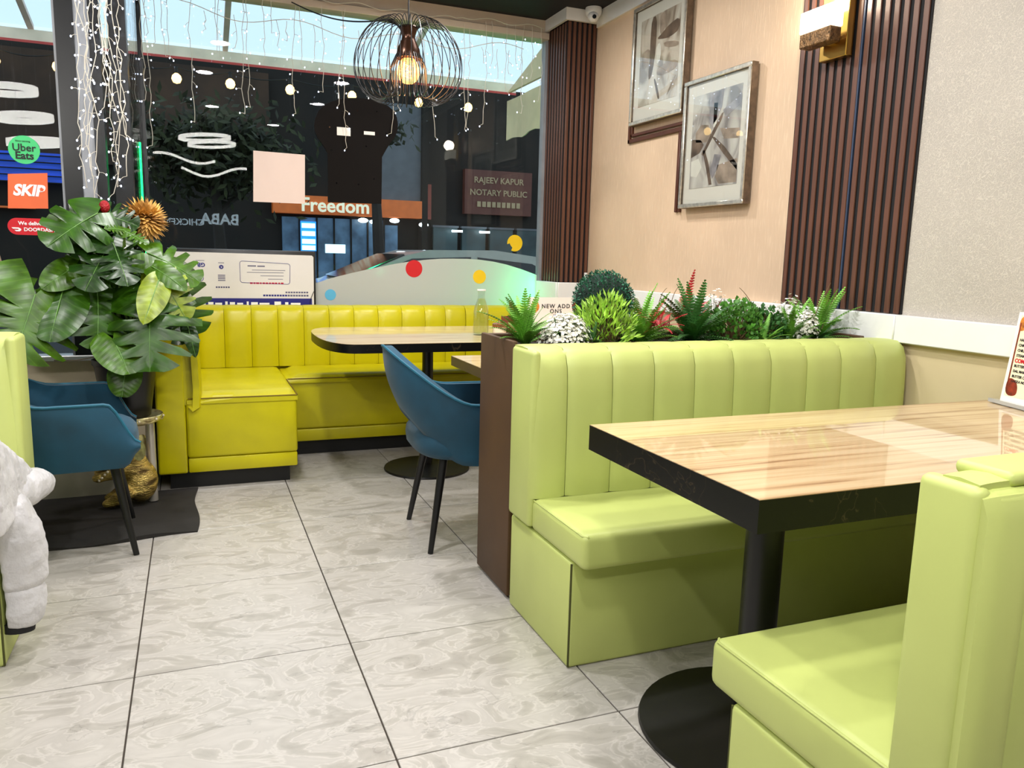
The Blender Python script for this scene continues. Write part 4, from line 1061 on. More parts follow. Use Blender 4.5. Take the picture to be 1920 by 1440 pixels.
obj('tray', MB().lathe([(.0, .385), (.03, .385), (.05, .392), (.105, .398), (.128, .41), (.134, .425), (.137, .433), (.134, .437), (.128, .433), (.118, .428), (.0, .428)], (PX + .01, PY, 0), 40), 'gold_light', t)
vine = [(PX + .01 + .1335 * math.cos(a), PY + .1335 * math.sin(a), .418 + .006 * math.sin(a * 9)) for a in [2 * math.pi * i / 90 for i in range(90)]]
obj('vine_relief', MB().tube(vine, .003, 5, True), 'gold_light', t)
for k in range(10):
    a = 2 * math.pi * k / 10
    b_ = link('bead', bead, t); b_.matrix_parent_inverse = t.matrix_basis.inverted(); b_.location = (PX + .01 + .135 * math.cos(a), PY + .135 * math.sin(a), .424)

t = thing('monstera_plant', 'large monstera plant in a black pot on the golden elephant stand', 'plant', (PX, PY, .43))
pot = obj('pot', MB().lathe([(.0, .43), (.092, .43), (.096, .434), (.128, .665), (.134, .668), (.135, .69), (.128, .69), (.122, .672), (.118, .655), (.0, .655)], (PX, PY, 0), 36), 'pot_black', t)
obj('soil', MB().lathe([(.0, .655), (.117, .655), (.06, .668), (.0, .67)], (PX, PY, 0), 24), 'soil', pot)
def leaf_mesh(kind, seed, w, droop=.25, fold=.18):
    """unit-length leaf: base at the origin, tip at +y, upper side +z; notched on both sides when kind is 'cut'"""
    rnd = random.Random(seed); n = 34; k = 5
    mb = MB(); vs = []; fs = []
    nl = rnd.choice((3, 4, 4)); ph = rnd.random() * .12
    for side in (-1, 1):
        base_i = len(vs)
        for i in range(n + 1):
            t_ = i / n
            hw = w * .5 * (max(0, math.sin(math.pi * min(1, (t_ * .80 + .20)) ** .85)) ** .7 if t_ < .999 else 0.0)
            hw *= 1.0 if t_ < .9 else 1 - ((t_ - .9) / .1) ** 2 * .8
            cut = 1.0
            if kind == 'cut':
                for c in range(nl):
                    tc_ = .22 + ph * side * .5 + c * (.62 / nl) + .05
                    g = abs(t_ - tc_) / .046
                    if g < 1: cut = min(cut, .16 + .84 * g ** 1.4)
            al = -1.5 + 2.35 * t_ ** .55
            for j in range(k + 1):
                r_ = hw * cut * j / k
                x = side * r_ * math.cos(al * .75); y = t_ * .92 + .0 + r_ * math.sin(al * .75)
                z = -droop * (t_ ** 2) - fold * (r_ ** 2) * 1.4 + .10 * r_ + .010 * math.sin(9 * t_ + 6 * r_ + seed)
                vs.append((x, y + .08 * t_, z))
        w_ = k + 1
        for i in range(n):
            for j in range(k):
                a = base_i + i * w_ + j
                fs.append((a, a + 1, a + w_ + 1, a + w_))
    return mb.add(vs, fs)
LEAVES = [
(-0.175, 2.15, 1.322, -0.337, 1.98, 1.208, 0.9, 'leaf_mid', 'cut'), (-0.181, 2.2, 1.333, -0.371, 2.15, 1.285, 0.6, 'leaf', 'cut'), (-0.166, 2.2, 1.32, -0.036, 2.1, 1.292, 0.85, 'leaf_dark', 'cut'),
(-0.071, 2.05, 1.252, -0.128, 1.98, 1.264, 0.5, 'leaf', 'cut'), (-0.067, 2.05, 1.248, 0.022, 2.0, 1.204, 0.6, 'leaf', 'cut'),
(-0.133, 2.1, 1.194, -0.216, 1.95, 1.016, 0.8, 'leaf_dark', 'cut'), (-0.116, 2.08, 1.198, -0.058, 1.95, 1.046, 0.85, 'leaf_dark', 'cut'),
(0.012, 2.15, 1.16, 0.222, 2.1, 1.075, 1.0, 'leaf', 'cut'), (0.028, 2.1, 1.103, 0.154, 2.0, 1.035, 0.55, 'leaf', 'plain'), (0.093, 2.2, 1.04, 0.205, 2.15, 0.815, 1.05, 'leaf_mid', 'cut'),
(-0.402, 2.0, 0.985, -0.455, 1.85, 0.765, 1.45, 'leaf', 'cut'), (-0.31, 2.05, 0.998, -0.348, 1.9, 0.815, 0.8, 'leaf_mid', 'plain'), (-0.262, 2.1, 1.10, -0.372, 2.0, 1.02, 0.7, 'leaf', 'plain'),
(-0.189, 2.1, 1.005, -0.169, 1.95, 0.79, 1.05, 'leaf_mid', 'cut'), (0.016, 2.05, 0.95, 0.007, 1.88, 0.715, 1.25, 'leaf_mid', 'cut'), (0.055, 2.05, 1.048, 0.002, 1.9, 0.90, 0.5, 'leaf_yellow', 'plain'),
(-0.130, 2.0, 0.80, -0.064, 1.9, 0.68, 1.0, 'leaf', 'plain'), (-0.089, 2.02, 0.68, -0.107, 1.98, 0.56, 0.95, 'leaf', 'plain'), (0.157, 2.1, 0.859, 0.192, 2.05, 0.715, 0.4, 'leaf_dark', 'plain'),
(-0.145, 2.15, 1.03, -0.13, 2.1, 0.94, 0.9, 'leaf', 'plain'), (0.058, 2.1, 1.06, 0.155, 2.0, 0.90, 0.8, 'leaf_yellow', 'cut'), (-0.23, 2.15, 1.17, -0.287, 2.1, 1.09, 0.8, 'leaf', 'cut'),
(-0.06, 2.2, 1.13, 0.02, 2.1, 1.0, 0.8, 'leaf_mid', 'cut'), (-0.22, 2.22, 1.24, -0.30, 2.2, 1.12, 0.9, 'leaf_mid', 'cut'), (-0.10, 2.25, 1.24, -0.02, 2.25, 1.12, 1.0, 'leaf_dark', 'cut'), (0.06, 2.2, 0.90, 0.14, 2.1, 0.78, 0.9, 'leaf_dark', 'cut'),
(-0.20, 2.2, 1.12, -0.25, 2.15, 0.95, 0.9, 'leaf_dark', 'cut'), (-0.06, 2.22, 1.02, -0.08, 2.2, 0.86, 1.0, 'leaf_dark', 'cut'), (0.02, 2.25, 1.12, 0.10, 2.22, 0.96, 1.0, 'leaf_dark', 'cut'),
(-0.25, 2.2, 0.98, -0.30, 2.15, 0.84, 0.9, 'leaf_mid', 'plain'), (-0.42, 2.05, 1.0, -0.52, 1.95, 0.92, 1.0, 'leaf', 'cut'), (-0.15, 2.2, 0.90, -0.19, 2.15, 0.76, 1.0, 'leaf_dark', 'plain'),
(-0.11, 2.2, 1.30, -0.06, 2.12, 1.20, 1.0, 'leaf_mid', 'cut'), (-0.2, 2.24, 1.30, -0.24, 2.2, 1.16, 1.1, 'leaf_dark', 'cut'), (0.11, 2.22, 0.98, 0.18, 2.2, 0.84, 1.0, 'leaf_mid', 'cut')]
CAMP = Vector((.195, -1.665, 1.183))
for i, (ax_, ay, az, bx_, by_, bz_, wd, mt, kd) in enumerate(LEAVES):
    B = Vector((ax_, ay, az)); T = Vector((bx_, by_, bz_)); d = T - B; ln = d.length
    yv = d.normalized()
    face = Vector((.25 + .3 * math.sin(i * 2.1), -1.0, .62 + .25 * math.cos(i * 1.7)))
    zv = (face - yv * face.dot(yv)).normalized(); xv = yv.cross(zv)
    M = frame(B, xv, yv, zv) @ Matrix.Scale(ln * 1.02, 4)
    me = leaf_mesh(kd, i + 3, wd * 1.14, droop=.16 + .1 * math.sin(i), fold=.35).mesh('leaf', mt, 60)
    lo = link('leaf', me, t); lo.matrix_parent_inverse = t.matrix_basis.inverted(); lo.matrix_basis = M
    s0 = Vector((PX + .05 * math.cos(i * 2.4), PY + .05 * math.sin(i * 2.4), .66))
    mid = (s0 + B) / 2 + Vector((.0, .03, .05))
    pts = [s0 * (1 - u) ** 2 + mid * 2 * u * (1 - u) + B * u * u for u in [j / 8 for j in range(9)]]
    obj('petiole', MB().tube(pts, [.0065 - .0028 * j / 8 for j in range(9)], 6), 'petiole', lo, False).matrix_parent_inverse = M.inverted()
    rib = [M @ Vector((0, .92 * u + .08 * u, -(.16 + .1 * math.sin(i)) * u * u + .006)) for u in [j / 7 for j in range(8)]]
    obj('midrib', MB().tube(rib, [.0028 - .0022 * j / 7 for j in range(8)], 5), 'vein', lo, False).matrix_parent_inverse = M.inverted()
obj('air_root', MB().tube([(PX - .02, PY - .05, .68), (PX - .08, PY - .12, .72), (PX - .18, PY - .10, .70), (PX - .27, PY - .05, .695)], .003, 5), 'root', t)
obj('air_root', MB().tube([(-.55, 2.2, .98), (-.54, 2.18, 1.08), (-.552, 2.17, 1.15), (-.60, 2.17, 1.22)], .005, 5), 'root', t)
obj('air_root', MB().tube([(PX + .02, PY - .1, .64), (PX + .035, PY - .135, .60), (PX + .015, PY - .14, .57)], .003, 5), 'root', t)

# dried orange flower and red berry bud standing in the pot behind the leaves
t = thing('orange_flower', 'dried orange chrysanthemum head above the monstera leaves', 'flower', (PX + .03, PY + .03, .66))
FC = Vector((.004, 2.22, 1.308)); FD = Vector((.35, -.85, .25)).normalized()
obj('stem', MB().tube([(PX + .03, PY + .03, .66), (-.02, 2.25, 1.0), FC + Vector((0, .03, -.02))], .004, 6), 'twig', t)
rnd = random.Random(5); pm = MB()
fu = FD.orthogonal().normalized(); fw_ = FD.cross(fu)
for i in range(150):
    g = i / 150; th_ = i * 2.39996; pol = 1.75 * math.sqrt(g)
    dr = (FD * math.cos(pol) + (fu * math.cos(th_) + fw_ * math.sin(th_)) * math.sin(pol)).normalized()
    ln = .052 + .045 * g + .01 * rnd.random(); sd = dr.cross(Vector((rnd.random() - .5, rnd.random() - .5, 1))).normalized()
    upv = dr.cross(sd); wv_ = .016
    b0 = FC + dr * .012
    p = [b0, b0 + dr * ln * .45 + sd * wv_ + upv * .004, b0 + dr * ln + upv * .006, b0 + dr * ln * .45 - sd * wv_ + upv * .004, b0 + dr * ln * .5 - upv * .004]
    pm.add(p, [(0, 1, 4), (1, 2, 4), (2, 3, 4), (3, 0, 4)])
stuff(obj('petals', pm, 'petal_orange', t, angle=180))
t = thing('berry_pick', 'red glittery berry bud poking up between the monstera leaves', 'berry', (PX - .03, PY + .03, .66))
obj('berry', MB().ell((-.152, 2.2, 1.352), (.022, .022, .028)), 'berry_red', t)
obj('stem', MB().tube([(PX - .03, PY + .03, .66), (-.15, 2.22, 1.05), (-.152, 2.2, 1.33)], .003, 6), 'twig', t)

# ================================================================== PLANTER GREENERY
SZ = .872
def frond(length, lean, curl, leaf_l, n, twist=0, seed=0):
    """one fern frond in the local x-z plane: arching stem with paired leaflets"""
    mb = MB(); pts = []
    for i in range(n + 1):
        u = i / n; a = math.pi / 2 - lean - curl * u
        if i == 0: p = Vector((0, 0, 0))
        else: p = pts[-1] + Vector((math.cos(a), 0, math.sin(a))) * (length / n)
        pts.append(p)
    mb.tube(pts, [.0018 - .0012 * i / n for i in range(n + 1)], 4)
    for i in range(2, n + 1):
        u = i / n; d = (pts[i] - pts[i - 1]).normalized()
        ll = leaf_l * (math.sin(math.pi * (u * .82 + .14))) ** .8
        nrm_ = Vector((-d.z, 0, d.x))
        for sd in (-1, 1):
            tip = pts[i] + Vector((0, sd, 0)) * ll + d * ll * .35 + nrm_ * (-.1 * ll)
            w_ = length / n * .42
            mb.add([pts[i] - d * w_, pts[i] + Vector((0, sd, 0)) * ll * .5 - d * w_ * .6 + nrm_ * .002, tip, pts[i] + Vector((0, sd, 0)) * ll * .5 + d * w_ * 1.2 + nrm_ * .002, pts[i] + d * w_], [(0, 1, 2, 3, 4)])
    return mb
FR = {}
for nm, mt in (('fern', 'fern'), ('dark', 'fern_dark'), ('red', 'red_fern')):
    FR[nm] = [frond(.21, .30, .9, .024, 22).mesh('frond', mt, 180), frond(.19, .60, .9, .022, 20).mesh('frond', mt, 180), frond(.21, .10, .5, .021, 22).mesh('frond', mt, 180)]
def fern(label, x, y, z, kind, n, scale, seed, group, name='artificial_fern', spread=1.0, lean=.75):
    t = thing(name, label, 'plant', (x, y, z), 0, group)
    rnd = random.Random(seed)
    for i in range(n):
        f = link('frond', FR[kind][i % 3], t)
        s = scale * (.75 + .4 * rnd.random()); f.scale = (s * spread, s, s)
        f.rotation_euler = (rnd.uniform(-.1, .1), rnd.uniform(-.2, lean), i * 2.4 + rnd.random() * .5)
    return t
def leafy(label, name, x, y, z, rx, ry, rz_, n, ll, lw, mt, seed, cat='plant', core=None, group=None, stems=True):
    """a dome of small real leaves on short stems"""
    t = thing(name, label, cat, (x, y, z), 0, group)
    rnd = random.Random(seed); mb = MB(); st = MB()
    for i in range(n):
        a = rnd.random() * 2 * math.pi; cz = rnd.random() ** .7; r_ = math.sqrt(max(0, 1 - cz * cz)); k = .62 + .42 * rnd.random()
        p = Vector((rx * r_ * math.cos(a) * k, ry * r_ * math.sin(a) * k, rz_ * cz * k))
        d = (Vector((p.x / rx, p.y / ry, p.z / rz_ + .35)) + Vector((rnd.uniform(-.7, .7), rnd.uniform(-.7, .7), rnd.uniform(-.3, .7)))).normalized()
        sd = d.cross(Vector((rnd.uniform(-1, 1), rnd.uniform(-1, 1), rnd.uniform(-1, 1)))).normalized(); upv = d.cross(sd)
        l_ = ll * rnd.uniform(.7, 1.2); w_ = lw * rnd.uniform(.8, 1.2)
        mb.add([p, p + d * l_ * .45 + sd * w_ + upv * .002, p + d * l_, p + d * l_ * .45 - sd * w_ + upv * .002], [(0, 1, 2), (0, 2, 3)])
        if stems and i % 9 == 0: st.tube([Vector((p.x * .15, p.y * .15, 0)), p * .6 + Vector((0, 0, .01)), p], .0012, 4)
    if stems: obj('stems', st, 'twig', t, False)
    stuff(obj('foliage', mb, mt, t, False, angle=180))
    if core: obj('core', core, 'topiary_core', t, False)
    return t
def blossoms(label, x, y, z, rx, ry, rz_, n, seed, group, name='white_blossom', mt='white_flower', fr=.0075):
    t = thing(name, label, 'flower', (x, y, z), 0, group)
    rnd = random.Random(seed); mb = MB(); st = MB()
    for i in range(n):
        a = rnd.random() * 2 * math.pi; cz = rnd.random() ** .6; r_ = math.sqrt(max(0, 1 - cz * cz)); k = .75 + .3 * rnd.random()
        p = Vector((rx * r_ * math.cos(a) * k, ry * r_ * math.sin(a) * k, rz_ * cz * k))
        d = (Vector((p.x / rx, p.y / ry, p.z / rz_ + .2)) + Vector((rnd.uniform(-.4, .4), rnd.uniform(-.4, .4), rnd.uniform(-.2, .4)))).normalized()
        u = d.orthogonal().normalized(); v = d.cross(u); a0 = rnd.random() * 2
        for k2 in range(5):
            b_ = a0 + k2 * 1.2566
            e1 = (u * math.cos(b_) + v * math.sin(b_)); e2 = d.cross(e1)
            mb.add([p, p + e1 * fr * .6 + e2 * fr * .42 + d * .001, p + e1 * fr + d * .003, p + e1 * fr * .6 - e2 * fr * .42 + d * .001], [(0, 1, 2, 3)])
        if i % 6 == 0: st.tube([Vector((p.x * .1, p.y * .1, 0)), p], .001, 4)
    obj('stems', st, 'fern_dark', t, False)
    stuff(obj('petals', mb, mt, t, False, angle=180))
    return t
G1 = 'artificial plants in the planter box'
fern('light green fern at the aisle end of the planter box', 1.27, .875, SZ, 'fern', 34, .90, 11, G1, lean=.25)
blossoms('large white blossom cluster beside the first fern in the planter', 1.40, .82, SZ, .10, .065, .12, 760, 3, G1)
leafy('bright lime bamboo-leaf bush in front of the round topiary ball', 'bamboo_bush', 1.565, .84, SZ, .125, .09, .175, 800, .034, .0042, 'bamboo_leaf', 4, group=G1)
fern('yellow-green fern with wide fronds right of the bamboo-leaf bush', 1.73, .86, SZ, 'fern', 38, 1.0, 21, G1, spread=1.1)
blossoms('cream white blossom spray right of the topiary ball', 1.70, .93, SZ, .085, .06, .19, 380, 8, G1)
fern('red fern sprig leaning left of the tall dark fern', 1.81, .95, SZ + .02, 'red', 8, .95, 31, G1, name='red_sprig')
fern('tall dark green fern in the middle of the planter', 1.945, .84, SZ, 'dark', 44, 1.1, 41, G1)
fern('upright red sprig with the highest tip in the planter', 1.965, .93, SZ + .03, 'red', 5, 1.1, 52, G1, name='red_sprig', spread=.45)
fern('small red sprig above the boxwood bush', 2.09, .92, SZ + .06, 'red', 4, .62, 61, G1, name='red_sprig')
leafy('round-leaf boxwood bush right of the tall dark fern', 'boxwood_bush', 2.15, .85, SZ, .135, .09, .165, 760, .021, .0085, 'box_leaf', 14, group=G1)
leafy('darker boxwood bush next to the right-hand fern', 'boxwood_bush', 2.305, .87, SZ, .10, .08, .135, 480, .021, .0085, 'fern_dark', 15, group=G1)
fern('sparse fern with upright fronds near the right wall', 2.42, .85, SZ, 'fern', 30, .9, 71, G1)
blossoms('round white flower head near the right end of the planter', 2.475, .82, SZ + .02, .055, .05, .105, 420, 18, G1)
blossoms('pale cream blossom behind the round white flower head', 2.43, .95, SZ, .05, .04, .16, 130, 19, G1)
fern('last fern spreading over the right end of the planter', 2.575, .86, SZ, 'fern', 36, 1.05, 81, G1)
core = MB().ell((0, 0, .173), (.10, .10, .10), nu=20, nv=12)
# round topiary ball of tiny leaves
TB = (1.625, .965)
t = thing('topiary_ball', 'dark green round topiary ball rising from the planter', 'plant', (TB[0], TB[1], SZ))
tz_ = .155
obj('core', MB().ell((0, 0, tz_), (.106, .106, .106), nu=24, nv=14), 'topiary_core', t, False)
obj('stem', MB().cyl((0, 0, 0), (0, 0, tz_ - .08), .008, n=8), 'twig', t, False)
rnd = random.Random(77); mb = MB()
for i in range(2600):
    cz = 1 - 2 * (i + .5) / 2600; a = i * 2.39996; r_ = math.sqrt(1 - cz * cz)
    d0 = Vector((r_ * math.cos(a), r_ * math.sin(a), cz)); p = d0 * (.100 + .014 * rnd.random()) + Vector((0, 0, tz_))
    d = (d0 + Vector((rnd.uniform(-.9, .9), rnd.uniform(-.9, .9), rnd.uniform(-.9, .9)))).normalized()
    sd = d.cross(Vector((rnd.uniform(-1, 1), rnd.uniform(-1, 1), rnd.uniform(-1, 1)))).normalized()
    mb.add([p, p + d * .006 + sd * .003, p + d * .012, p + d * .006 - sd * .003], [(0, 1, 2, 3)])
stuff(obj('foliage', mb, 'topiary_green', t, False, angle=180))
fern('low dark fern filling the gap left of the bamboo-leaf bush', 1.50, .80, SZ, 'dark', 12, .55, 101, G1)
fern('low green fern in front of the boxwood bushes', 2.24, .79, SZ, 'fern', 14, .62, 103, G1)
fern('low dark fern between the white flower head and the last fern', 2.52, .80, SZ, 'dark', 12, .62, 104, G1)
fern('bushy red sprig lying over the fern right of the topiary ball', 1.80, .84, SZ + .06, 'red', 12, .50, 105, G1, name='red_sprig')
fern('bushy red sprig at the foot of the highest red tip', 1.985, .88, SZ + .09, 'red', 10, .50, 106, G1, name='red_sprig', spread=.7)
blossoms('wispy cream blossom rising over the boxwood bush', 2.13, .95, SZ, .07, .05, .20, 130, 29, G1)
blossoms('cream blossom spray crossing the foot of the slat panel', 2.45, .88, SZ, .06, .05, .19, 110, 30, G1)
# bare curly twigs
tw = [(1.66, .9, [(0, 0, 0), (.02, 0, .12), (.05, 0, .17), (.045, 0, .20)], 'thin curly bare twig just right of the topiary ball'),
      (1.80, .9, [(0, 0, 0), (.03, 0, .13), (.02, 0, .18), (.06, 0, .21)], 'thin bare twig above the left red sprig'),
      (1.90, .92, [(0, 0, 0), (-.02, 0, .14), (.0, 0, .19), (.03, 0, .22)], 'thin bent twig beside the highest red sprig'),
      (2.27, .88, [(0, 0, 0), (.02, 0, .12), (-.04, 0, .18), (-.09, 0, .215)], 'long bare twig arching left over the boxwood bushes'),
      (2.52, .86, [(0, 0, 0), (.03, 0, .13), (.07, 0, .19), (.10, 0, .24)], 'long bare twig reaching up across the slat panel'),
      (2.56, .84, [(0, 0, 0), (.03, 0, .12), (.05, 0, .165), (.075, 0, .18)], 'short bare twig curling at the right end of the planter')]
for x, y, pts, lb in tw:
    pp = []
    P4 = [Vector(p) for p in pts]
    for i in range(13):
        u = i / 12
        p = P4[0] * (1 - u) ** 3 + P4[1] * 3 * u * (1 - u) ** 2 + P4[2] * 3 * u * u * (1 - u) + P4[3] * u ** 3
        pp.append((x + p.x, y, SZ + p.z))
    tag(obj('bare_twig', MB().tube(pp, [.0024 - .0014 * i / 12 for i in range(13)], 5), 'twig'), lb, 'twig', 'bare twigs in the planter')
# pale rod on the wall corner behind the topiary
tag(obj('white_rod', MB().cyl((2.69, 3.19, .9), (2.69, 3.19, 1.09), .012, n=12), 'white_trim'), 'short white rod standing in the pillar corner behind the topiary', 'rod')

# ================================================================== JACKET
t = thing('puffer_jacket', 'white quilted puffer jacket draped over the end of the left bench', 'jacket', (-.36, .95, .43))
wr = bpy.data.textures.new('cloth_wrinkles', 'CLOUDS'); wr.noise_scale = .045; wr.noise_depth = 2
def puffy(name, mb, vox, sm_, amt):
    o = body_remesh(name, mb, 'puffer', t, vox, sm_)
    d = o.modifiers.new('wrinkles', 'DISPLACE'); d.texture = wr; d.texture_coords = 'LOCAL'; d.strength = amt; d.mid_level = .5
    return o
jb = MB(); vs = []; ny_, nf_ = 30, 26
for a in range(ny_ + 1):
    u = a / ny_; y = .60 + .535 * u
    cap = min(1.0, math.sqrt(max(0.0, 1 - ((u - .86) / .14) ** 2)) if u > .86 else 1.0)
    zt = .800 - .24 * u - .06 * u * u
    for k in range(nf_ + 1):
        f = math.pi * k / nf_
        q_ = 1 + .05 * abs(math.sin(f * 3.0)) + .018 * math.sin(u * 23 + f * 4)
        rx_ = .238 * (.55 + .45 * cap)
        vs.append((-.520 + rx_ * math.copysign(abs(math.cos(f)) ** .55, math.cos(f)) * (.96 + .04 * q_), y, .437 + max(.03, (zt - .437)) * (.25 + .75 * cap) * max(0, math.sin(f)) ** .6 * q_))
wq = nf_ + 1
fs = [(a * wq + k, a * wq + k + 1, (a + 1) * wq + k + 1, (a + 1) * wq + k) for a in range(ny_) for k in range(nf_)]
fs += [(a * wq, (a + 1) * wq, (a + 1) * wq + nf_, a * wq + nf_) for a in range(ny_)]
fs += [tuple(range(wq)), tuple(range(ny_ * wq + nf_, ny_ * wq - 1, -1))]
jb.add(vs, fs)
puffy('body', jb, .008, 4, .020)
hm = MB(); hm.tube([(-.42, .62, .472), (-.365, .74, .468), (-.330, .88, .462), (-.306, 1.00, .454), (-.290, 1.09, .444), (-.284, 1.14, .430), (-.286, 1.165, .405)], [.050, .054, .056, .056, .052, .044, .028], 16)
hm.v = [(x, min(y, 1.20) if x > -.33 else min(y, 1.135), z if x > -.33 else max(z, .436)) for x, y, z in hm.v]
puffy('hem_roll', hm, .007, 3, .008)
sl_ = MB()
sl_.tube([(-.38, .80, .47), (-.345, .82, .43), (-.325, .83, .37), (-.314, .84, .30), (-.310, .845, .235), (-.310, .845, .21)], [.080, .090, .094, .090, .080, .064], 18)
sl_.v = [(max(x, -.330) if z < .436 else x, y, z) for x, y, z in sl_.v]
puffy('sleeve', sl_, .007, 3, .010)
sl_ = MB()
sl_.tube([(-.308, .845, .222), (-.308, .84, .205), (-.308, .835, .16), (-.308, .825, .115), (-.308, .822, .10)], [.058, .072, .072, .060, .046], 18)
sl_.v = [(max(x, -.330) if z < .436 else x, y, z) for x, y, z in sl_.v]
puffy('sleeve', sl_, .007, 3, .010)
obj('cuff', MB().tube([(-.308, .822, .112), (-.309, .818, .086)], [.042, .040], 18), 'cuff_black', t)

# ================================================================== ICICLE FAIRY LIGHTS
def strand(x, y, z0, z1, rnd, wob=.02):
    n = max(4, int((z0 - z1) / .045)); pts = []; dx = 0
    for i in range(n + 1):
        u = i / n; dx += rnd.uniform(-wob, wob) * .5; dx *= .9
        pts.append(Vector((x + dx, y + rnd.uniform(-.008, .008), z0 + (z1 - z0) * u)))
    return pts
def light_string(label, main, drops, y, seed, wob=.02, dens=.10):
    rnd = random.Random(seed)
    t = thing('icicle_lights', label, 'string lights', tuple(main[0]), 0, 'icicle fairy lights')
    obj('lead_cable', MB().tube(main, .0022, 5), 'cord_white', t)
    for x, z0, z1 in drops:
        pts = strand(x, y, z0, z1, rnd, wob)
        mb = MB().tube(pts, .0017, 5); leds = MB()
        L_ = z0 - z1; k = max(2, int(L_ / dens))
        for i in range(k):
            u = (i + 1) / k; j = min(len(pts) - 1, int(u * (len(pts) - 1)))
            p = pts[j]; e = p + Vector((rnd.choice((-1, 1)) * rnd.uniform(.012, .03), rnd.uniform(-.012, .012), rnd.uniform(-.03, .008)))
            mb.tube([p, (p + e) / 2 + Vector((0, 0, .004)), e], .0013, 4)
            leds.ell(e, (.0036, .0036, .005), nu=6, nv=4)
        s_ = obj('strand', mb, 'cord_white', t)
        stuff(obj('leds', leds, 'led', s_, False))
drops = [(-0.03, 2.66, 2.02), (-0.015, 2.66, 1.77), (0.0, 2.66, 2.39), (0.05, 2.66, 2.34), (0.09, 2.66, 2.27), (0.11, 2.66, 2.27), (0.23, 2.66, 1.92), (0.37, 2.66, 2.3), (0.39, 2.66, 2.32), (0.52, 2.66, 1.99), (0.54, 2.66, 2.03), (0.63, 2.66, 2.3), (0.67, 2.66, 2.47), (0.82, 2.66, 2.02), (0.85, 2.66, 2.31), (0.97, 2.66, 2.16), (1.09, 2.66, 2.1), (1.12, 2.66, 1.84), (1.41, 2.66, 1.95), (1.45, 2.66, 2.12), (1.69, 2.66, 1.95), (1.73, 2.66, 2.28), (1.89, 2.68, 2.01), (1.93, 2.66, 2.03), (2.04, 2.71, 2.06), (2.08, 2.72, 2.45), (2.18, 2.72, 2.29), (2.25, 2.72, 2.47), (2.32, 2.72, 2.15), (2.38, 2.72, 2.38), (2.43, 2.72, 2.24)]
main = [(-.04 + 2.5 * i / 60, 3.50, 2.70 + .012 * math.sin(i * .9) + .02 * (i > 45)) for i in range(61)]
light_string('icicle fairy light string hanging along the top of the front window', main, drops, 3.50, 21)
main2 = [(.0 + 2.3 * i / 40, 3.47, 2.56 + .03 * math.sin(i * .55) - .04 * math.sin(math.pi * i / 40)) for i in range(41)]
drops2 = [(x, 2.54, 2.54 - .1 - .12 * ((i * 37) % 10) / 10) for i, x in enumerate((.30, .47, .70, .76, .93, 1.20, 1.33, 1.55, 1.62, 1.80, 2.0, 2.12, 2.2, 2.28))]
light_string('second loop of fairy lights swagged below the window header', main2, drops2, 3.47, 5, .025)
ldrops = [(-0.226, 2.5, 1.44), (-0.211, 2.5, 1.67), (-0.185, 2.5, 1.49), (-0.17, 2.5, 1.42), (-0.144, 2.5, 1.79), (-0.129, 2.5, 1.56), (-0.113, 2.5, 1.68), (-0.1, 2.5, 1.79), (-0.081, 2.5, 1.45), (-0.067, 2.5, 1.5), (-0.12, 2.5, 1.42), (-.20, 2.5, 1.30)]
light_string('bunched fairy lights hanging down the dark window posts', [(-.25 + .02 * i, 2.37, 2.50 + .01 * math.sin(i)) for i in range(11)], ldrops, 2.37, 9, .03, .075)

# ================================================================== CHANDELIERS FURTHER BACK (seen mirrored in the glass)
def ring_light(label, c, rr_, h, tilt, zc, kind='ring'):
    t = thing('crystal_chandelier', label, 'chandelier', c, 0, 'crystal LED chandeliers')
    if kind == 'ring':
        pts = [(c[0] + rr_ * math.cos(a), c[1] + rr_ * math.sin(a), c[2] + tilt * math.cos(a)) for a in [2 * math.pi * i / 64 for i in range(64)]]
        mb = MB(); n = len(pts); vs = []
        for (x, y, z) in pts:
            dx, dy = (x - c[0]) / rr_, (y - c[1]) / rr_
            vs += [(x, y, z - h), (x + dx * .012, y + dy * .012, z - h), (x + dx * .012, y + dy * .012, z + h), (x, y, z + h)]
        fs = []
        for i in range(n):
            j = (i + 1) % n
            for k in range(4): fs.append((i * 4 + k, i * 4 + (k + 1) % 4, j * 4 + (k + 1) % 4, j * 4 + k))
        obj('led_ring', mb.add(vs, fs), 'led_ring', t)
        hp = [pts[0], pts[21], pts[43]]
    else:
        pts = [(c[0] - rr_ + 2 * rr_ * i / 40, c[1], c[2] + tilt * math.sin(2 * math.pi * (i / 40) * .9 + h)) for i in range(41)]
        obj('led_wave', MB().tube(pts, .016, 6), 'led_ring', t)
        hp = [pts[8], pts[32]]
    for p in hp: obj('wire', MB().cyl(p, (p[0], p[1], CEIL), .0015, n=4), 'alu', t)
ring_light('round crystal ring chandelier near the middle of the ceiling', (.38, -1.8, 2.53), .29, .022, .02, 0)
ring_light('smaller crystal ring chandelier hung just under the round one', (.46, -1.85, 2.46), .27, .018, .02, 0)
ring_light('upper wavy crystal bar light behind the ring chandeliers', (.11, -1.8, 2.27), .38, 0.4, .05, 0, 'wave')
ring_light('lower wavy crystal bar light behind the ring chandeliers', (.48, -1.8, 2.13), .38, 2.6, .06, 0, 'wave')
ring_light('highest crystal ring chandelier over the left booths', (-1.15, -1.1, 2.42), .20, .028, .01, 0)
ring_light('middle crystal ring chandelier over the left booths', (-1.05, -1.1, 2.21), .20, .026, .015, 0)
ring_light('lowest crystal ring chandelier over the left booths', (-.98, -1.1, 2.02), .20, .026, .015, 0)

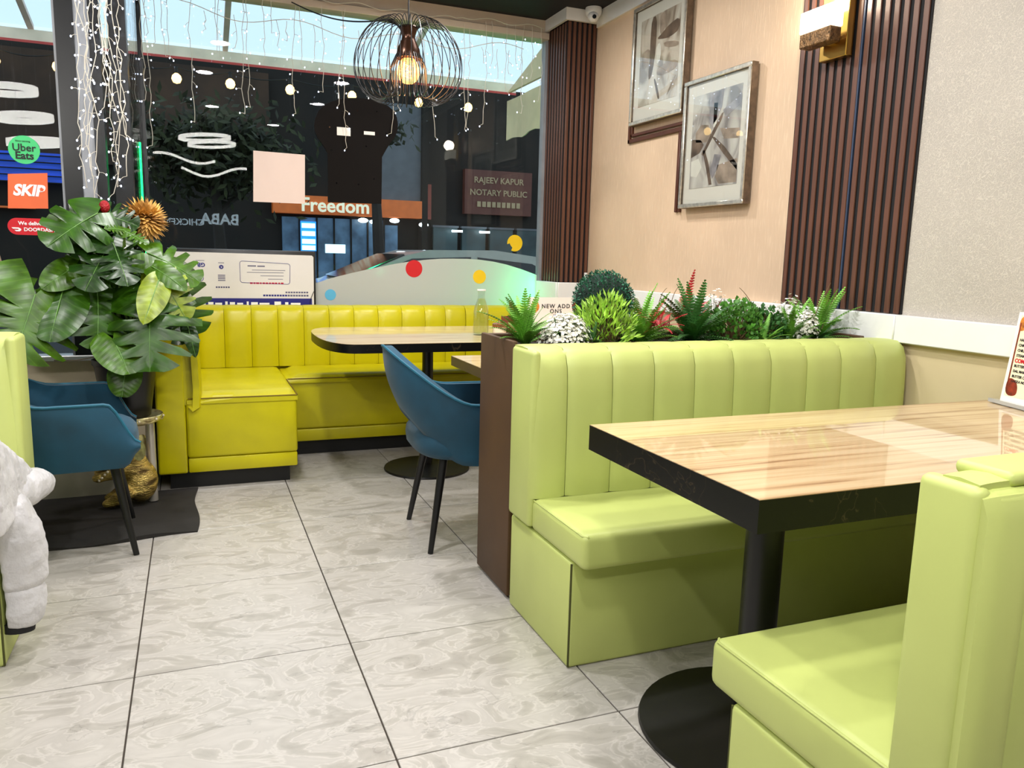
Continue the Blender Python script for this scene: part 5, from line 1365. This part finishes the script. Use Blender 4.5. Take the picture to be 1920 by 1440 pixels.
# wall lettering at the far end of the room (seen mirrored in the glass)
FACE_N = lambda x, y, z: frame((x, y, z), (-1, 0, 0), (0, 0, 1), (0, 1, 0))
t = thing('wall_sign', 'pale BABA CHICKEN lettering on dark plate, mirrored in the window glass', 'sign', (.4, -4.98, 1.5))
obj('plate', MB().box(-.25, .98, -4.995, -4.975, 1.44, 1.80), 'sign_plate', t)
text('lettering', 'BABA', .24, 'sign_glow', FACE_N(.62, -4.97, 1.66), t, ext=.004, bold=.006)
text('lettering', 'CHICKEN', .14, 'sign_glow', FACE_N(.08, -4.97, 1.60), t, ext=.004, bold=.003)

# ================================================================== OUTSIDE
tag(obj('street_ground', MB().box(-14, 20, YW + .13, 30, -.30, -.02), 'asphalt'), 'dark asphalt street outside the windows', 'street')
# patio canopy: clear roof sheet, beams and side awning
t = thing('patio_canopy', 'patio canopy outside with clear roof, pale beams and red edging', 'canopy', (1.0, 6.0, 0))
obj('roof_sheet', MB().add([(-6, 3.9, 3.42), (3.4, 3.9, 3.42), (3.4, 6.0, 2.92), (-6, 6.0, 2.92)], [(0, 1, 2, 3)]), 'canopy_sheet', t)
obj('front_beam', MB().box(-6, 3.25, 5.96, 6.04, 2.80, 2.885), 'canopy_beam', t)
obj('red_edging', MB().box(-6, 3.25, 5.955, 5.96, 2.78, 2.80), 'canopy_red', t)
obj('cross_beam', MB().box(-6, 3.3, 5.1, 5.14, 3.075, 3.105), 'canopy_rafter', t)
obj('cross_beam', MB().box(1.0, 3.3, 4.5, 4.56, 3.03, 3.10), 'canopy_rafter', t)
for x in (-2.2, -.95, .52, 2.1):
    obj('rafter', MB().prism([(x - .022, 0), (x + .022, 0), (x + .022, 1), (x - .022, 1)], lambda a, b_: (a, 3.9 + 2.1 * b_, 3.36 - .47 * b_), lambda a, b_: (a, 3.9 + 2.1 * b_, 3.40 - .47 * b_)), 'canopy_rafter', t)
for x in (-3.0,):
    obj('post', MB().box(x - .04, x + .04, 5.96, 6.04, -.02, 2.80), 'canopy_rafter', t)
obj('side_panel', MB().add([(3.17, 6.0, 2.80), (3.17, 3.95, 2.80), (3.17, 3.95, 3.40), (3.20, 6.0, 2.80), (3.20, 3.95, 2.80), (3.20, 3.95, 3.40)], [(0, 1, 2), (5, 4, 3), (0, 3, 4, 1), (1, 4, 5, 2), (2, 5, 3, 0)]), 'awning_cream', t)
vl = MB(); vs = []
for i in range(17):
    u = i / 16; y = 5.98 - 2.0 * u; wv_ = .02 * math.sin(u * 14)
    vs += [(3.165 + wv_ * .4, y, 2.72), (3.165 + wv_, y, 2.34 + .015 * math.sin(u * 22)), (3.175 + wv_, y, 2.34 + .015 * math.sin(u * 22)), (3.175 + wv_ * .4, y, 2.72)]
fs = [(i * 4 + k, i * 4 + (k + 1) % 4, i * 4 + 4 + (k + 1) % 4, i * 4 + 4 + k) for i in range(16) for k in range(4)]
obj('valance', vl.add(vs, fs), 'awning_cream', t)
# festoon of warm bulbs under the canopy
FB = [(-1.034, 2.425), (-.651, 2.442), (-.277, 2.442), (.128, 2.446), (.507, 2.439), (.95, 2.432), (1.436, 2.430), (1.992, 2.44), (2.429, 2.445)]
t = thing('festoon_lights', 'string of warm bulbs glowing under the patio canopy', 'string lights', (.5, 5.0, 2.5))
cp = []
for (x0, z0), (x1, z1) in zip(FB[:-1], FB[1:]):
    for k in range(6):
        u = k / 6; cp.append((x0 + (x1 - x0) * u, 5.0, 2.52 - .03 * math.sin(math.pi * u)))
obj('cable', MB().tube(cp, .004, 5), 'cord_black', t)
for x, z in FB:
    so2 = obj('socket', MB().cyl((x, 5.0, 2.47), (x, 5.0, 2.525), .012, n=8), 'cord_black', t)
    obj('bulb', MB().lathe([(.0, -.045), (.025, -.036), (.036, -.010), (.030, .014), (.012, .03), (.0, .03)], (x, 5.0, 2.445), 14), 'warm_bulb', so2)
# green LED tubes outside the window edges
for x, z0, z1, lb in ((2.56, .7, 2.2, 'green LED tube outside the glass beside the corner pillar'), (-.075, .9, 1.80, 'green LED tube on the outer edge of the window post')):
    tag(obj('led_tube', MB().cyl((x, YW + .05, z0), (x, YW + .05, z1), .006, n=8), 'green_led'), lb, 'led light', 'green LED tubes')
gl = bpy.data.lights.new('green_tube_glow', 'POINT'); gl.shadow_soft_size = .06; gl.energy = 32; gl.color = (.06, 1, .40)
go = bpy.data.objects.new('green_tube_glow', gl); go.location = (2.60, YW + .24, .95); C.objects.link(go)

# shop across the street
t = thing('shop_building', 'dark shopfront across the street with orange fascia reading Freedom', 'building', (3, 14, 0))
obj('wall', MB().box(-9, 16, 14.3, 15.0, -.02, 4.6), 'facade_dark', t)
obj('wall_band', MB().box(-9, 1.6, 14.1, 14.3, 2.6, 4.4), 'facade_brown', t)
fa = obj('fascia', MB().box(1.62, 4.5, 14.0, 14.3, 1.90, 2.24), 'fascia_orange', t)
text('lettering', 'Freedom', .36, 'sign_letter', FACE_S(2.78, 13.98, 2.06), t, ext=.01, bold=.008)
for k in range(6):
    x0 = 1.80 + .33 * k
    wn = obj('window', MB().box(x0, x0 + .30, 14.2, 14.29, .55, 1.84), 'shop_glow', t)
    obj('mullion', MB().box(x0 + .30, x0 + .33, 14.15, 14.29, .3, 1.86), 'facade_dark', wn)
obj('screen', MB().box(2.13, 2.42, 14.1, 14.18, 1.20, 1.76), 'screen_blue', t)
for z in (1.68, 1.53, 1.38, 1.26): obj('screen_text', MB().box(2.15, 2.40, 14.08, 14.1, z - .045, z + .045), 'screen_white', t)
obj('screen', MB().box(2.60, 2.98, 14.1, 14.18, 1.17, 1.34), 'screen_white', t)
for x, z in ((3.32, 1.82), (3.55, 1.80), (3.95, 1.84), (4.55, 1.78)):
    obj('lamp', MB().ell((x, 14.05, z), (.10, .05, .045)), 'lamp_cool', t)
obj('poster', MB().box(4.15, 4.75, 14.2, 14.29, 1.9, 2.6), 'sign_plate_red', t)
obj('door', MB().box(3.75, 4.05, 14.2, 14.29, .0, 1.75), 'shop_glow', t)
obj('blue_display', MB().box(-3.2, -1.78, 14.05, 14.25, 2.24, 2.72), 'deep_blue_lit', t)
for k in range(5): obj('awning_bar', MB().box(-3.3, -1.7, 13.98, 14.05, 2.22 + .11 * k, 2.235 + .11 * k), 'facade_dark', t)
obj('sign_board', MB().box(-3.6, -2.3, 14.1, 14.28, 1.79, 1.82), 'fascia_orange', t)
obj('wall_panel', MB().box(3.45, 4.5, 14.12, 14.3, 1.95, 4.1), 'panel_grey', t)
obj('pilaster', MB().box(4.5, 4.62, 14.0, 14.3, -.02, 4.3), 'facade_dark', t)
obj('sign_board', MB().box(5.45, 6.95, 14.15, 14.3, 2.05, 2.95), 'sign_maroon', t)
for s_, z_ in (('RAJEEV KAPUR', 2.74), ('NOTARY PUBLIC', 2.49)):
    text('lettering', s_, .17, 'sign_letter_dim', FACE_S(6.2, 14.14, z_), t, ext=.003, bold=.003)
for k in range(9): obj('print_block', MB().box(5.72 + .11 * k, 5.80 + .11 * k, 14.13, 14.14, 2.20, 2.31), 'sign_letter_dim', t)
for k in range(4):
    wn = obj('window', MB().box(4.8 + .62 * k, 5.32 + .62 * k, 14.2, 14.29, .4, 1.75), 'shop_dim', t)
    obj('sill', MB().box(4.78 + .62 * k, 5.34 + .62 * k, 14.18, 14.3, 1.75, 1.79), 'panel_grey', wn)
for x in (5.15, 5.75): obj('lamp', MB().box(x, x + .22, 14.02, 14.06, 1.66, 1.70), 'lamp_cool', t)
# tree with thin trunk
def street_tree(label, x, y, h, r_, seed, foliage_z, fr_, nf):
    t = thing('street_tree', label, 'tree', (x, y, -.02))
    rnd = random.Random(seed)
    obj('trunk', MB().tube([(x, y, -.02), (x + .03, y, h * .4), (x - .02, y, h * .75), (x + .04, y, h)], [r_, r_ * .8, r_ * .6, r_ * .35], 8), 'bark', t)
    for k in range(4):
        a = rnd.random() * 6.28; obj('branch', MB().tube([(x, y, h * (.55 + .1 * k)), (x + .5 * math.cos(a), y + .3 * math.sin(a), h * (.7 + .1 * k)), (x + .8 * math.cos(a), y + .5 * math.sin(a), h * (.85 + .1 * k))], [r_ * .4, r_ * .3, r_ * .12], 6), 'bark', t)
    mb = MB()
    for i in range(nf):
        p = Vector((x + rnd.gauss(0, fr_), y + rnd.gauss(0, fr_ * .6), foliage_z + rnd.gauss(0, fr_ * .55)))
        d = Vector((rnd.uniform(-1, 1), rnd.uniform(-1, 1), rnd.uniform(-1, 1))).normalized(); sd = d.orthogonal().normalized()
        mb.add([p, p + d * .08 + sd * .035, p + d * .16, p + d * .08 - sd * .035], [(0, 1, 2, 3)])
    stuff(obj('foliage', mb, 'foliage_night', t, angle=180))
street_tree('bare-trunked street tree in front of the lit shop windows', 2.72, 10.0, 2.9, .11, 3, 2.95, .22, 260)
street_tree('dark leafy tree outside the left part of the front window', .5, 9.0, 2.5, .10, 4, 2.35, .42, 2600)
# parked car: lofted body
t = thing('parked_car', 'pale grey parked car outside behind the frosted film', 'car', (3.0, 7.2, -.02))
side = [(1.05, .28), (1.05, .62), (1.20, .78), (1.62, .88), (2.30, 1.17), (2.55, 1.235), (3.3, 1.25), (3.9, 1.18), (4.4, .95), (4.9, .90), (5.0, .6), (4.98, .28)]
obj('body', MB().prism(side, lambda x, z: (x, 6.6, z), lambda x, z: (x, 8.1, z)), 'car_paint', t, angle=25)
obj('windshield', MB().prism([(1.66, .92), (2.29, 1.185), (2.31, 1.165), (1.70, .90)], lambda x, z: (x, 6.68, z), lambda x, z: (x, 8.02, z)), 'car_glass', t)
obj('side_window', MB().prism([(1.78, .90), (2.36, 1.14), (3.02, 1.17), (3.02, .92)], lambda x, z: (x, 6.585, z), lambda x, z: (x, 6.6, z)), 'car_glass', t)
obj('side_window', MB().prism([(3.10, .92), (3.10, 1.17), (3.75, 1.11), (4.1, .94)], lambda x, z: (x, 6.585, z), lambda x, z: (x, 6.6, z)), 'car_glass', t)
for x in (1.75, 4.25):
    wl = obj('wheel', MB().cyl((x, 6.56, .30), (x, 6.78, .30), .31, n=24), 'black_metal', t)
    obj('hub', MB().cyl((x, 6.55, .30), (x, 6.56, .30), .19, n=16), 'alu', wl)
    obj('wheel', MB().cyl((x, 7.95, .30), (x, 8.14, .30), .31, n=24), 'black_metal', t)
